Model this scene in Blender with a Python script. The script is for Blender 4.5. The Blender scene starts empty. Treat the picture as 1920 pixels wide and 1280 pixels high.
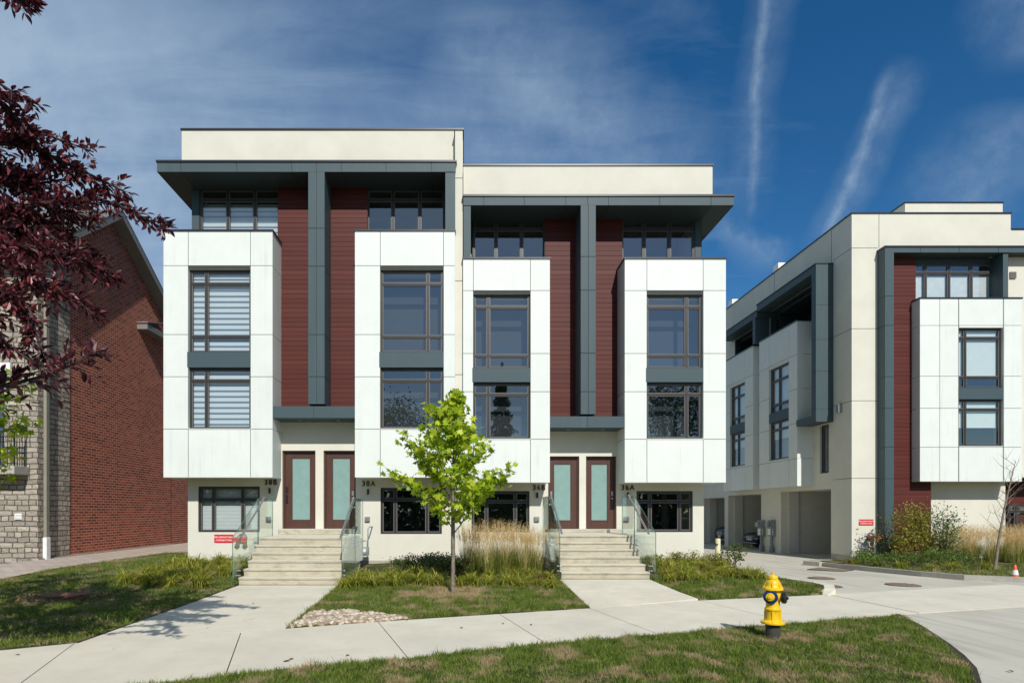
import bpy, bmesh, math, random
import numpy as np
from mathutils import Vector, Matrix, noise
random.seed(7)
rng = np.random.default_rng(11)
S = bpy.context.scene
COL = S.collection
R = math.radians

# ---------------------------------------------------------------- camera
F, VX, VY, E = 1120.0, 868.0, 958.0, 1.75      # focal length in photo pixels, vanishing point, eye height
cam = bpy.data.cameras.new("camera"); co = bpy.data.objects.new("camera", cam); COL.objects.link(co)
co.location = (0, 0, E); co.rotation_euler = (R(90), 0, 0)
cam.sensor_width = 36; cam.lens = F * 36 / 1920
cam.shift_x = (960 - VX) / 1920; cam.shift_y = (VY - 640) / 1920
cam.clip_start = 0.05; cam.clip_end = 3000
S.camera = co

# ---------------------------------------------------------------- sun, sky, exposure
SUN_EL, SUN_AZ = 38.5, 11.0                     # azimuth to the right of straight behind the camera
sun = bpy.data.lights.new("sun", "SUN"); sun.energy = 4.3; sun.angle = R(0.5); sun.color = (1.0, 0.965, 0.90)
so = bpy.data.objects.new("sun", sun); COL.objects.link(so)
sd = Vector((math.sin(R(SUN_AZ)) * math.cos(R(SUN_EL)), -math.cos(R(SUN_AZ)) * math.cos(R(SUN_EL)), math.sin(R(SUN_EL))))
so.rotation_euler = sd.to_track_quat('Z', 'Y').to_euler()
so.location = (5, -20, 20)
S.view_settings.view_transform = 'Standard'; S.view_settings.look = 'None'
S.view_settings.exposure = 0.0; S.view_settings.gamma = 1.0
S.view_settings.use_curve_mapping = False
S.cycles.max_bounces = 8; S.cycles.transparent_max_bounces = 12; S.cycles.caustics_reflective = False; S.cycles.caustics_refractive = False

class NT:
    """tiny helper to write node trees"""
    def __init__(s, nt): s.nt = nt
    def n(s, typ, ins=None, **kw):
        nd = s.nt.nodes.new(typ)
        for k, v in kw.items(): setattr(nd, k, v)
        for k, v in (ins or {}).items(): s.set(nd, k, v)
        return nd
    def set(s, nd, k, v):
        sk = nd.inputs[k]
        if isinstance(v, bpy.types.NodeSocket): s.nt.links.new(v, sk)
        elif isinstance(v, bpy.types.Node): s.nt.links.new(v.outputs[0], sk)
        else: sk.default_value = v
    def math(s, op, a, b=0.0, c=0.0, clamp=False):
        nd = s.nt.nodes.new('ShaderNodeMath'); nd.operation = op; nd.use_clamp = clamp
        s.set(nd, 0, a); s.set(nd, 1, b); s.set(nd, 2, c); return nd.outputs[0]
    def ramp(s, fac, stops, interp='LINEAR'):
        nd = s.nt.nodes.new('ShaderNodeValToRGB'); nd.color_ramp.interpolation = interp
        el = nd.color_ramp.elements
        while len(el) < len(stops): el.new(0.5)
        for e_, (p, c) in zip(el, stops):
            e_.position = p; e_.color = c if len(c) == 4 else (*c, 1)
        s.set(nd, 0, fac); return nd.outputs[0]
    def mix(s, fac, a, b, blend='MIX'):
        nd = s.nt.nodes.new('ShaderNodeMix'); nd.data_type = 'RGBA'; nd.blend_type = blend
        s.set(nd, 0, fac)
        for i, v in ((6, a), (7, b)):
            if isinstance(v, tuple) and len(v) == 3: v = (*v, 1)
            s.set(nd, i, v)
        return nd.outputs[2]
    def noise(s, vec, scale, detail=3, rough=0.5, dist=0.0):
        nd = s.n('ShaderNodeTexNoise', {'Scale': scale, 'Detail': detail, 'Roughness': rough, 'Distortion': dist})
        if vec is not None: s.set(nd, 'Vector', vec)
        return nd.outputs[0]

# sky: Nishita blue with thin cirrus streaks and two old contrails
W = bpy.data.worlds.new("World"); S.world = W; W.use_nodes = True
t = NT(W.node_tree); W.node_tree.nodes.clear()
sky = t.n('ShaderNodeTexSky', sky_type='NISHITA', sun_disc=False)
sky.sun_elevation = R(SUN_EL); sky.sun_rotation = R(180 - SUN_AZ); sky.air_density = 1.0; sky.dust_density = 0.3; sky.ozone_density = 3.0; sky.altitude = 200
geo = t.n('ShaderNodeTexCoord').outputs['Generated']
sep = t.n('ShaderNodeSeparateXYZ', {0: geo}).outputs
zc = t.math('MAXIMUM', sep[2], 0.03)
zz = t.math('ADD', zc, 0.12)
cx = t.math('DIVIDE', sep[0], zz); cy = t.math('DIVIDE', sep[1], zz)
pl = t.n('ShaderNodeCombineXYZ', {0: cx, 1: cy, 2: 0.0}).outputs[0]
mp = t.n('ShaderNodeMapping', {'Vector': pl, 'Rotation': (0, 0, R(24)), 'Scale': (0.34, 1.15, 1.0), 'Location': (1.35, 0.2, 0)}).outputs[0]
c1 = t.noise(mp, 0.8, 5, 0.52, 0.5)
c2 = t.noise(mp, 5.5, 6, 0.62, 1.2)
cl = t.math('ADD', t.math('MULTIPLY', c1, 0.78), t.math('MULTIPLY', c2, 0.22))
# more cloud to the left and upper middle of the view, clear blue at right
side = t.math('ADD', t.math('MULTIPLY', sep[0], -0.20), t.math('ADD', 0.03, t.math('MULTIPLY', t.math('MAXIMUM', t.math('MULTIPLY', sep[1], -1.0), 0.0), 0.10)))  # more cloud added unseen behind the viewer, to pale the window reflections
cl = t.math('ADD', cl, side)
cloud = t.ramp(cl, [(0.42, (0, 0, 0)), (0.54, (0.26,)*3), (0.70, (0.78,)*3)])
def trail(p0, p1, w0, k, ns=22, wb=0.045, sharp=1.3):
    """a straight trail between two sky directions"""
    a = Vector(p0).normalized(); b = Vector(p1).normalized(); nrm = a.cross(b).normalized(); m = (a + b).normalized()
    half = math.acos(max(-1, min(1, a.dot(b)))) / 2
    wob = t.math('MULTIPLY', t.math('SUBTRACT', t.noise(geo, 7, 5, 0.62), 0.5), wb)
    dn = t.n('ShaderNodeVectorMath', {0: geo, 1: nrm}, operation='DOT_PRODUCT').outputs['Value']
    dm = t.n('ShaderNodeVectorMath', {0: geo, 1: m}, operation='DOT_PRODUCT').outputs['Value']
    dd = t.math('ABSOLUTE', t.math('ADD', dn, wob))
    across = t.math('SUBTRACT', 1.0, t.math('DIVIDE', dd, w0), clamp=True)
    along = t.math('MULTIPLY', t.math('SUBTRACT', dm, math.cos(half)), 1 / max(1e-4, (1 - math.cos(half)) * 0.6), clamp=True)
    puff = t.math('ADD', t.math('MULTIPLY', t.noise(geo, ns, 6, 0.68), 2.2), -0.55, clamp=True)
    return t.math('MULTIPLY', t.math('MULTIPLY', t.math('POWER', across, sharp), along), t.math('MULTIPLY', puff, k))
def D(px, py): return (px - VX, F, VY - py)
tr = t.math('ADD', t.math('ADD', trail(D(1445, -200), D(1412, 420), 0.009, 0.45, 34, 0.03, 1.0), trail(D(1475, -220), D(1400, 420), 0.034, 0.30, 16, 0.05, 1.0)), t.math('ADD', trail(D(1668, 120), D(1527, 500), 0.009, 0.55, 34, 0.035, 1.0), trail(D(1710, 100), D(1530, 480), 0.030, 0.38, 16, 0.05, 1.0)))
tr = t.math('ADD', tr, trail(D(1360, 420), D(800, 60), 0.11, 0.55, 6, 0.1, 1.0))
tr = t.math('ADD', tr, trail(D(-500, 80), D(1150, 560), 0.20, 0.75, 3, 0.12, 0.9))
tr = t.math('ADD', tr, trail(D(1740, 560), D(1890, 180), 0.07, 0.62, 8, 0.12, 1.0))
tr = t.math('ADD', tr, trail(D(1340, 400), D(1470, 500), 0.03, 0.45, 14, 0.1, 1.1))
tr = t.math('ADD', tr, trail(D(1830, -60), D(2000, 90), 0.06, 0.40, 12, 0.12, 1.1))
allc = t.math('ADD', cloud, tr, clamp=True)
hs = t.n('ShaderNodeHueSaturation', {'Saturation': 1.34, 'Value': 1.22, 'Hue': 0.500, 'Color': sky.outputs[0]}).outputs[0]
skc = t.mix(allc, hs, (4.4, 5.9, 7.8))
bg = t.n('ShaderNodeBackground', {'Color': skc, 'Strength': 0.078})
wo = t.n('ShaderNodeOutputWorld', {'Surface': bg.outputs[0]})

# ---------------------------------------------------------------- helpers
def WX(px, d): return (px - VX) * d / F
def WZ(py, d): return E + (VY - py) * d / F
ORG = {}
def tag(o, label=None, cat=None, group=None, kind=None):
    for k, v in (('label', label), ('category', cat), ('group', group), ('kind', kind)):
        if v: o[k] = v
    return o
def thing(name, loc, label, cat, group=None):
    o = bpy.data.objects.new(name, None); COL.objects.link(o); o.location = loc; o.empty_display_size = 0.3
    ORG[o.name] = Vector(loc); return tag(o, label, cat, group)
class MB:
    def __init__(s, T=None): s.v = []; s.f = []; s.m = []; s.T = T
    def add(s, vs, fs, m=0):
        b = len(s.v)
        s.v += [s.T(p) for p in vs] if s.T else [tuple(p) for p in vs]
        s.f += [tuple(i + b for i in f) for f in fs]; s.m += [m] * len(fs)
    def box(s, x0, x1, y0, y1, z0, z1, m=0):
        if x0 > x1: x0, x1 = x1, x0
        if y0 > y1: y0, y1 = y1, y0
        if z0 > z1: z0, z1 = z1, z0
        s.add([(x0,y0,z0),(x1,y0,z0),(x1,y1,z0),(x0,y1,z0),(x0,y0,z1),(x1,y0,z1),(x1,y1,z1),(x0,y1,z1)],
              [(0,3,2,1),(4,5,6,7),(0,1,5,4),(1,2,6,5),(2,3,7,6),(3,0,4,7)], m)
    def quad(s, a, b, c, d, m=0): s.add([a, b, c, d], [(0,1,2,3)], m)
    def prism(s, poly, z0, z1, m=0):
        n = len(poly)
        s.add([(x, y, z0) for x, y in poly] + [(x, y, z1) for x, y in poly],
              [tuple(range(n))[::-1], tuple(range(n, 2*n))] + [(i, (i+1) % n, n + (i+1) % n, n + i) for i in range(n)], m)
    def tube(s, pts, r, n=8, m=0, cap=True):
        pts = [Vector(p) for p in pts]; rs = r if isinstance(r, (list, tuple)) else [r] * len(pts)
        vs = []; fs = []; up = None
        for i, p in enumerate(pts):
            d = (pts[min(i+1, len(pts)-1)] - pts[max(i-1, 0)]).normalized()
            if up is None: up = Vector((0,0,1)) if abs(d.z) < 0.9 else Vector((1,0,0))
            a = d.cross(up).normalized(); b = a.cross(d).normalized(); up = b
            for k in range(n):
                th = 2 * math.pi * k / n
                vs.append(p + a * (math.cos(th) * rs[i]) + b * (math.sin(th) * rs[i]))
        for i in range(len(pts) - 1):
            for k in range(n):
                fs.append((i*n+k, i*n+(k+1) % n, (i+1)*n+(k+1) % n, (i+1)*n+k))
        if cap: fs += [tuple(range(n))[::-1], tuple(range((len(pts)-1)*n, len(pts)*n))]
        s.add([tuple(v) for v in vs], fs, m)
    def lathe(s, prof, c=(0,0,0), ax='z', n=24, m=0):
        """prof: (radius, height) pairs"""
        vs = []; fs = []
        for r_, h in prof:
            for k in range(n):
                th = 2 * math.pi * k / n; a, b = math.cos(th) * r_, math.sin(th) * r_
                p = (a, b, h) if ax == 'z' else ((a, h, b) if ax == 'y' else (h, a, b))
                vs.append((c[0]+p[0], c[1]+p[1], c[2]+p[2]))
        for i in range(len(prof) - 1):
            for k in range(n): fs.append((i*n+k, i*n+(k+1) % n, (i+1)*n+(k+1) % n, (i+1)*n+k))
        fs += [tuple(range(n))[::-1], tuple(range((len(prof)-1)*n, len(prof)*n))]
        s.add(vs, fs, m)
    def build(s, name, mats, parent=None, smooth=False, bevel=0, loc=None):
        if not isinstance(mats, (list, tuple)): mats = [mats]
        me = bpy.data.meshes.new(name)
        org = ORG[parent.name] if parent else Vector(loc if loc else (0,0,0))
        me.from_pydata([(v[0]-org.x, v[1]-org.y, v[2]-org.z) for v in s.v], [], s.f)
        for m_ in mats: me.materials.append(m_)
        me.polygons.foreach_set('material_index', s.m)
        bm = bmesh.new(); bm.from_mesh(me)
        bmesh.ops.recalc_face_normals(bm, faces=bm.faces) if smooth or bevel else None
        bm.to_mesh(me); bm.free()
        if smooth: me.polygons.foreach_set('use_smooth', [True] * len(me.polygons))
        o = bpy.data.objects.new(name, me); COL.objects.link(o)
        if parent: o.parent = parent
        else: o.location = org
        ORG[o.name] = org
        if bevel:
            b = o.modifiers.new('bevel', 'BEVEL'); b.width = bevel; b.segments = 2; b.limit_method = 'ANGLE'; b.angle_limit = R(40)
        if smooth:
            try: me.set_sharp_from_angle(angle=R(40))
            except Exception: pass
        return o
def build_each(mb, name, m, parent):
    for i in range(0, len(mb.v), 8):
        q = MB(); q.v = mb.v[i:i+8]; q.f = [tuple(k - i for k in f_) for f_ in mb.f[i//8*6:i//8*6+6]]; q.m = [0]*6; q.build(name, m, parent)
def arr_mesh(name, V, k, mats, parent=None, loc=(0,0,0), mi=None):
    """V: (nfaces*k,3) array, every k vertices one face"""
    V = np.asarray(V, dtype=np.float64).reshape(-1, 3); org = ORG[parent.name] if parent else Vector(loc)
    V = V - np.array(org); n = len(V) // k
    me = bpy.data.meshes.new(name)
    me.vertices.add(len(V)); me.vertices.foreach_set('co', V.astype(np.float32).ravel())
    me.loops.add(n*k); me.loops.foreach_set('vertex_index', np.arange(n*k, dtype=np.int32))
    me.polygons.add(n); me.polygons.foreach_set('loop_start', np.arange(0, n*k, k, dtype=np.int32))
    for m_ in (mats if isinstance(mats, (list, tuple)) else [mats]): me.materials.append(m_)
    if mi is not None: me.polygons.foreach_set('material_index', np.asarray(mi, dtype=np.int32))
    me.update(calc_edges=True)
    o = bpy.data.objects.new(name, me); COL.objects.link(o)
    if parent: o.parent = parent
    else: o.location = loc
    ORG[o.name] = Vector(org); return o
def copy_tree(o, parent=None):
    c = o.copy(); COL.objects.link(c); c.parent = parent
    for ch in [x for x in S.objects if x.parent == o]: copy_tree(ch, c)
    return c

# ---------------------------------------------------------------- materials
MATS = {}
def mat(name):
    m = bpy.data.materials.new(name); m.use_nodes = True; m.node_tree.nodes.clear(); MATS[name] = m
    return m, NT(m.node_tree)
def finish(tt, col, rough=0.6, bump=None, bstr=0.2, bdist=0.01, spec=0.5, metal=0.0, **kw):
    p = tt.n('ShaderNodeBsdfPrincipled', {'Roughness': rough, 'Metallic': metal, 'Specular IOR Level': spec})
    tt.set(p, 'Base Color', (*col, 1) if isinstance(col, tuple) and len(col) == 3 else col)
    for k, v in kw.items(): tt.set(p, k.replace('_', ' '), v)
    if bump is not None:
        b = tt.n('ShaderNodeBump', {'Strength': bstr, 'Distance': bdist, 'Height': bump}); tt.set(p, 'Normal', b.outputs[0])
    tt.n('ShaderNodeOutputMaterial', {'Surface': p.outputs[0]}); return p
def obj(tt): return tt.n('ShaderNodeTexCoord').outputs['Object']
def world_pos(tt): return tt.n('ShaderNodeNewGeometry').outputs['Position']
def vary(tt, vec, col, amt=0.12, scale=1.5):
    f = tt.noise(vec, scale, 5, 0.6)
    d = tuple(c * (1 - amt) for c in col); l = tuple(min(1, c * (1 + amt)) for c in col)
    return tt.ramp(f, [(0.3, d), (0.7, l)])
def simple(name, col, rough=0.5, metal=0.0, spec=0.5, amt=0.08, scale=6, bump=0.0, bscale=60):
    m, tt = mat(name); v = world_pos(tt)
    c = vary(tt, v, col, amt, scale)
    finish(tt, c, rough, tt.noise(v, bscale, 3) if bump else None, bump, 0.004, spec, metal); return m
def panel_mat(name, col, stain=0.10):
    m, tt = mat(name); v = world_pos(tt)
    c = vary(tt, v, col, 0.03, 2.2)
    isl = tt.n('ShaderNodeNewGeometry').outputs['Random Per Island']
    c = tt.mix(tt.math('MULTIPLY', isl, 0.16), c, tuple(k*0.72 for k in col))
    st = tt.n('ShaderNodeMapping', {'Vector': v, 'Scale': (9, 9, 0.35)}).outputs[0]
    f = tt.ramp(tt.noise(st, 1.0, 5, 0.65), [(0.52, (0,)*3), (0.75, (1,)*3)])
    big = tt.ramp(tt.noise(v, 0.8, 2), [(0.42, (0,)*3), (0.62, (1,)*3)])
    f = tt.math('MULTIPLY', tt.math('MULTIPLY', f, big), stain)
    c = tt.mix(f, c, (0.30, 0.31, 0.28))
    finish(tt, c, 0.55, tt.noise(v, 120, 3), 0.25, 0.003, 0.35); return m
M_white = panel_mat("white_panel", (0.72, 0.755, 0.71), 0.28)
M_cream = simple("cream_stucco", (0.665, 0.645, 0.55), 0.9, spec=0.2, amt=0.05, scale=1.2, bump=0.5, bscale=90)
M_stucco_w = simple("white_stucco", (0.80, 0.79, 0.71), 0.9, spec=0.2, amt=0.04, scale=1.2, bump=0.5, bscale=90)
M_slate = panel_mat("slate_metal_panel", (0.052, 0.085, 0.097), 0.08)
M_joint = simple("dark_joint", (0.04, 0.045, 0.045), 0.8)
M_cap = simple("dark_flashing", (0.018, 0.022, 0.028), 0.35)
M_soffit = simple("slate_soffit", (0.034, 0.054, 0.060), 0.6)  # darker copy of the slate: shade under the overhangs put into its colour
M_frame = simple("dark_window_frame", (0.030, 0.028, 0.027), 0.4, amt=0.05)
M_bead = simple("window_bead", (0.14, 0.13, 0.12), 0.5)
M_steel = simple("brushed_steel", (0.42, 0.43, 0.44), 0.35, metal=0.8)
M_dark = simple("black_metal", (0.012, 0.012, 0.013), 0.45)
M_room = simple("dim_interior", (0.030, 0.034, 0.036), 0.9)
M_garage = simple("grey_garage_wall", (0.60, 0.60, 0.55), 0.85, amt=0.05)
M_grey = simple("grey_meter_paint", (0.23, 0.26, 0.26), 0.45)
M_paper = simple("white_paint", (0.8, 0.8, 0.78), 0.6)
M_curtain = simple("curtain", (0.75, 0.78, 0.78), 0.9)
M_red = simple("red_sign", (0.62, 0.012, 0.025), 0.4, amt=0.03)
M_dark_edge = simple("dark_brown_edge", (0.035, 0.028, 0.02), 1.0, amt=0.4, scale=8, bump=1.0)
# red cement board siding: each board its own shade
m, tt = mat("red_siding"); v = world_pos(tt)
sx = tt.n('ShaderNodeSeparateXYZ', {0: v}).outputs
row = tt.math('FLOOR', tt.math('DIVIDE', sx[2], 0.145))
wn = tt.n('ShaderNodeTexWhiteNoise', {'W': row}, noise_dimensions='1D').outputs['Value']
g = tt.n('ShaderNodeMapping', {'Vector': v, 'Scale': (1.2, 1.2, 26)}).outputs[0]
c = tt.mix(wn, (0.085, 0.018, 0.013), (0.118, 0.028, 0.019))
c = tt.mix(tt.math('MULTIPLY', tt.noise(g, 2.0, 6, 0.7), 0.5), c, (0.060, 0.011, 0.012))
finish(tt, c, 0.55, tt.noise(g, 3, 4), 0.3, 0.004, 0.22); M_red_siding = m
# bricks
def uvvec(tt, v):
    s3 = tt.n('ShaderNodeSeparateXYZ', {0: v}).outputs
    return tt.n('ShaderNodeCombineXYZ', {0: tt.math('ADD', s3[0], s3[1]), 1: s3[2], 2: 0.0}).outputs[0]
m, tt = mat("red_brick"); v = uvvec(tt, world_pos(tt))
br = tt.n('ShaderNodeTexBrick', {'Vector': v, 'Color1': (0.50, 0.125, 0.065, 1), 'Color2': (0.17, 0.040, 0.028, 1), 'Mortar': (0.75, 0.50, 0.38, 1), 'Scale': 1.0,
    'Mortar Size': 0.010, 'Mortar Smooth': 0.15, 'Bias': -0.1, 'Brick Width': 0.285, 'Row Height': 0.098})
c = tt.mix(tt.math('MULTIPLY', tt.noise(v, 5, 5, 0.7), 0.5), br.outputs[0], (0.15, 0.035, 0.024))
h = tt.math('SUBTRACT', tt.math('MULTIPLY', tt.noise(v, 40, 4), 0.3), br.outputs[1])
finish(tt, c, 0.85, h, 0.8, 0.012, 0.25); M_brick = m
m, tt = mat("ashlar_stone"); v0 = uvvec(tt, world_pos(tt))
wob = tt.n('ShaderNodeTexNoise', {'Vector': v0, 'Scale': 1.6, 'Detail': 1}).outputs[1]
v = tt.n('ShaderNodeVectorMath', {0: v0, 1: tt.n('ShaderNodeVectorMath', {0: wob, 3: 0.10}, operation='SCALE').outputs[0]}, operation='ADD').outputs[0]
br = tt.n('ShaderNodeTexBrick', {'Vector': v, 'Color1': (0.58, 0.51, 0.42, 1), 'Color2': (0.30, 0.265, 0.22, 1), 'Mortar': (0.13, 0.115, 0.095, 1), 'Scale': 1.0,
    'Mortar Size': 0.018, 'Mortar Smooth': 0.9, 'Brick Width': 0.40, 'Row Height': 0.165}, offset=0.37, squash=0.6, squash_frequency=3)
c = tt.mix(tt.math('MULTIPLY', tt.noise(v0, 9, 6, 0.7), 0.55), br.outputs[0], (0.38, 0.33, 0.26))
h = tt.math('SUBTRACT', tt.math('MULTIPLY', tt.noise(v0, 7, 7, 0.65), 1.3), br.outputs[1])
finish(tt, c, 0.9, h, 1.0, 0.07, 0.2); M_stone = m
# concrete
def concrete(name, col, dark, stain=0.5, scale=1.0):
    m, tt = mat(name); v = world_pos(tt)
    c = vary(tt, v, col, 0.10, 0.7 * scale)
    c = tt.mix(tt.math('MULTIPLY', tt.ramp(tt.noise(v, 3.0 * scale, 7, 0.72), [(0.48, (0,)*3), (0.72, (1,)*3)]), stain), c, dark)
    c = tt.mix(tt.math('MULTIPLY', tt.ramp(tt.noise(v, 90, 2, 0.5), [(0.55, (0,)*3), (0.75, (1,)*3)]), 0.35), c, dark)
    vo = tt.n('ShaderNodeTexVoronoi', {'Vector': tt.n('ShaderNodeVectorMath', {0: v, 1: tt.n('ShaderNodeVectorMath', {0: tt.n('ShaderNodeTexNoise', {'Vector': v, 'Scale': 2.5, 'Detail': 5}).outputs[1], 3: 0.5}, operation='SCALE').outputs[0]}, operation='ADD').outputs[0], 'Scale': 0.42}, feature='DISTANCE_TO_EDGE').outputs[0]
    crack = tt.math('MULTIPLY', tt.ramp(vo, [(0.0, (1,)*3), (0.0035, (0,)*3)]), tt.ramp(tt.noise(v, 0.7, 2), [(0.56, (0,)*3), (0.60, (1,)*3)]))
    c = tt.mix(tt.math('MULTIPLY', crack, 0.7), c, tuple(k * 0.45 for k in dark))
    finish(tt, c, 0.88, tt.noise(v, 130, 4, 0.7), 0.35, 0.004, 0.25); return m
M_walk = concrete("pavement_concrete", (0.68, 0.63, 0.505), (0.55, 0.50, 0.39), 0.45)
M_kerb = concrete("kerb_concrete", (0.42, 0.40, 0.34), (0.25, 0.235, 0.195), 0.6, 2)
m, tt = mat("drive_concrete"); v = world_pos(tt)
c = vary(tt, v, (0.57, 0.53, 0.435), 0.10, 0.6)
# long curving tyre tracks worn into the concrete
tm = tt.n('ShaderNodeMapping', {'Vector': v, 'Rotation': (0, 0, R(14)), 'Scale': (1.7, 0.16, 1)}).outputs[0]
c = tt.mix(tt.math('MULTIPLY', tt.ramp(tt.noise(tm, 1.6, 5, 0.65, 0.4), [(0.5, (0,)*3), (0.66, (1,)*3)]), 0.55), c, (0.36, 0.33, 0.27))
c = tt.mix(tt.math('MULTIPLY', tt.noise(v, 60, 3), 0.3), c, (0.43, 0.40, 0.33))
finish(tt, c, 0.85, tt.noise(v, 130, 4, 0.7), 0.3, 0.004, 0.25); M_drive = m
m, tt = mat("step_concrete"); v = world_pos(tt)
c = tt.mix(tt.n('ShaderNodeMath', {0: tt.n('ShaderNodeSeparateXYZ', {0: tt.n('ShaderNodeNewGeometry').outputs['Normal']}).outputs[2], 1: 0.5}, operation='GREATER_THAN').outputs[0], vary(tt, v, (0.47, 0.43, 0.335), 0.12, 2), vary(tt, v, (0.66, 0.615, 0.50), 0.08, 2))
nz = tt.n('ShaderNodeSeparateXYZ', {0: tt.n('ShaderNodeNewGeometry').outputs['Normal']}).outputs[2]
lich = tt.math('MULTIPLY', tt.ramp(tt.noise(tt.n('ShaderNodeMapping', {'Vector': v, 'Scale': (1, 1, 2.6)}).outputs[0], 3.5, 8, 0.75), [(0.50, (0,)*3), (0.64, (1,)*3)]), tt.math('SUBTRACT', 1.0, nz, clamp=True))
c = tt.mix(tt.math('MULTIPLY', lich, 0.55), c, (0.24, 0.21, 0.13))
finish(tt, c, 0.9, tt.noise(v, 70, 5, 0.7), 0.5, 0.006, 0.2); M_step = m
m, tt = mat("paver_path"); v = world_pos(tt)
br = tt.n('ShaderNodeTexBrick', {'Vector': tt.n('ShaderNodeMapping', {'Vector': v, 'Scale': (1, 1, 0)}).outputs[0], 'Color1': (0.62, 0.50, 0.41, 1), 'Color2': (0.48, 0.39, 0.32, 1), 'Mortar': (0.13, 0.11, 0.09, 1), 'Scale': 1.0,
    'Mortar Size': 0.010, 'Brick Width': 0.42, 'Row Height': 0.24})
finish(tt, tt.mix(tt.math('MULTIPLY', tt.noise(v, 14, 5), 0.4), br.outputs[0], (0.27, 0.23, 0.2)), 0.9, tt.math('SUBTRACT', tt.noise(v, 40), br.outputs[1]), 0.4, 0.01); M_paver = m
# door wood, frosted glass
m, tt = mat("dark_door_wood"); v = world_pos(tt)
g = tt.n('ShaderNodeMapping', {'Vector': v, 'Scale': (14, 14, 1)}).outputs[0]
finish(tt, tt.mix(tt.noise(g, 2, 5), (0.055, 0.024, 0.017), (0.105, 0.045, 0.030)), 0.4, tt.noise(g, 8), 0.15, 0.003); M_door = m
m, tt = mat("frosted_glass"); v = world_pos(tt)
finish(tt, vary(tt, v, (0.22, 0.35, 0.325), 0.08, 4), 0.32, tt.noise(v, 30), 0.05, 0.01, 0.6); M_frost = m
# window glass: partly see-through, partly mirror
def glass(name, tint, refl, edge=None):
    m, tt = mat(name)
    fr = tt.math('ADD', 0.04, tt.math('MULTIPLY', 0.96, tt.math('POWER', tt.n('ShaderNodeLayerWeight', {'Blend': 0.5}).outputs['Facing'], 5.0)))
    fac = tt.math('ADD', tt.math('MULTIPLY', fr, 1.0), refl, clamp=True)
    bp = tt.n('ShaderNodeBump', {'Strength': 0.12, 'Distance': 0.02, 'Height': tt.noise(world_pos(tt), 0.9, 2)})
    gl = tt.n('ShaderNodeBsdfGlossy', {'Color': (0.86, 0.92, 0.95, 1), 'Roughness': 0.01, 'Normal': bp.outputs[0]})
    trn = tt.n('ShaderNodeBsdfTransparent', {'Color': (*tint, 1)})
    mx = tt.n('ShaderNodeMixShader', {0: fac, 1: trn.outputs[0], 2: gl.outputs[0]})
    tt.n('ShaderNodeOutputMaterial', {'Surface': mx.outputs[0]}); return m
M_glass = glass("window_glass", (0.94, 0.98, 0.98), 0.18)
M_guard = glass("guard_glass", (0.93, 0.975, 0.95), 0.005)
M_edge = simple("glass_edge", (0.05, 0.16, 0.12), 0.2)
# zebra roller blind: sheer and dense bands
m, tt = mat("zebra_blind"); v = world_pos(tt)
z = tt.n('ShaderNodeSeparateXYZ', {0: v}).outputs[2]
fr = tt.math('FRACT', tt.math('DIVIDE', z, 0.165))
bnd = tt.ramp(fr, [(0.0, (0.14, 0.19, 0.22)), (0.30, (0.14, 0.19, 0.22)), (0.36, (0.70, 0.74, 0.75)), (0.94, (0.70, 0.74, 0.75)), (1.0, (0.14, 0.19, 0.22))])
finish(tt, bnd, 0.9, spec=0.1); M_zebra = m
m, tt = mat("white_blind"); v = world_pos(tt)
z = tt.n('ShaderNodeSeparateXYZ', {0: v}).outputs[2]
fr = tt.math('FRACT', tt.math('DIVIDE', z, 0.11))
finish(tt, tt.ramp(fr, [(0.0, (0.55, 0.57, 0.57)), (0.15, (0.76, 0.79, 0.78)), (0.9, (0.72, 0.75, 0.75)), (1.0, (0.55, 0.57, 0.57))]), 0.9, spec=0.1); M_blind = m
M_shade = simple("roller_shade", (0.72, 0.78, 0.74), 0.9, amt=0.03)
# plants
def bare(tt, v):
    """the turf is worn thin round the young maple and the hydrant"""
    out = 0.0
    for p, r_ in (((WX(849, 12.5), 12.5, 0), 1.3), ((WX(1449, 8.22), 8.22, 0), 0.5), ((WX(122, 12.0), 12.0, 0), 1.0)):
        d = tt.n('ShaderNodeVectorMath', {0: v, 1: p}, operation='DISTANCE').outputs['Value']
        out = tt.math('ADD', tt.math('MULTIPLY', tt.math('SUBTRACT', 1.0, tt.math('DIVIDE', d, r_), clamp=True), 0.24), out)
    return out
def leafmat(name, cols, scale=1.5, trans=0.35, rough=0.5, spec=0.4, patch=None):
    m, tt = mat(name); v = world_pos(tt)
    oi = tt.n('ShaderNodeNewGeometry').outputs['Random Per Island']
    f = tt.math('ADD', tt.math('MULTIPLY', tt.noise(v, scale, 4, 0.6), 0.62), tt.math('MULTIPLY', oi, 0.38))
    n_ = len(cols); c = tt.ramp(f, [(0.28 + 0.44 * i / (n_ - 1), cc) for i, cc in enumerate(cols)])
    if patch:
        pc, lo, hi, ps = patch
        pf = tt.noise(v, ps, 4, 0.62)
        if name == 'lawn_grass': pf = tt.math('ADD', pf, bare(tt, v))
        c = tt.mix(tt.ramp(pf, [(lo, (0,)*3), (hi, (1,)*3)]), c, pc)
    p = tt.n('ShaderNodeBsdfPrincipled', {'Roughness': rough, 'Specular IOR Level': spec, 'Base Color': c})
    tl = tt.n('ShaderNodeBsdfTranslucent', {'Color': c})
    mx = tt.n('ShaderNodeMixShader', {0: trans, 1: p.outputs[0], 2: tl.outputs[0]})
    tt.n('ShaderNodeOutputMaterial', {'Surface': mx.outputs[0]}); return m
G1, G2, G3 = (0.045, 0.085, 0.014), (0.085, 0.15, 0.022), (0.16, 0.21, 0.04)
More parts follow.
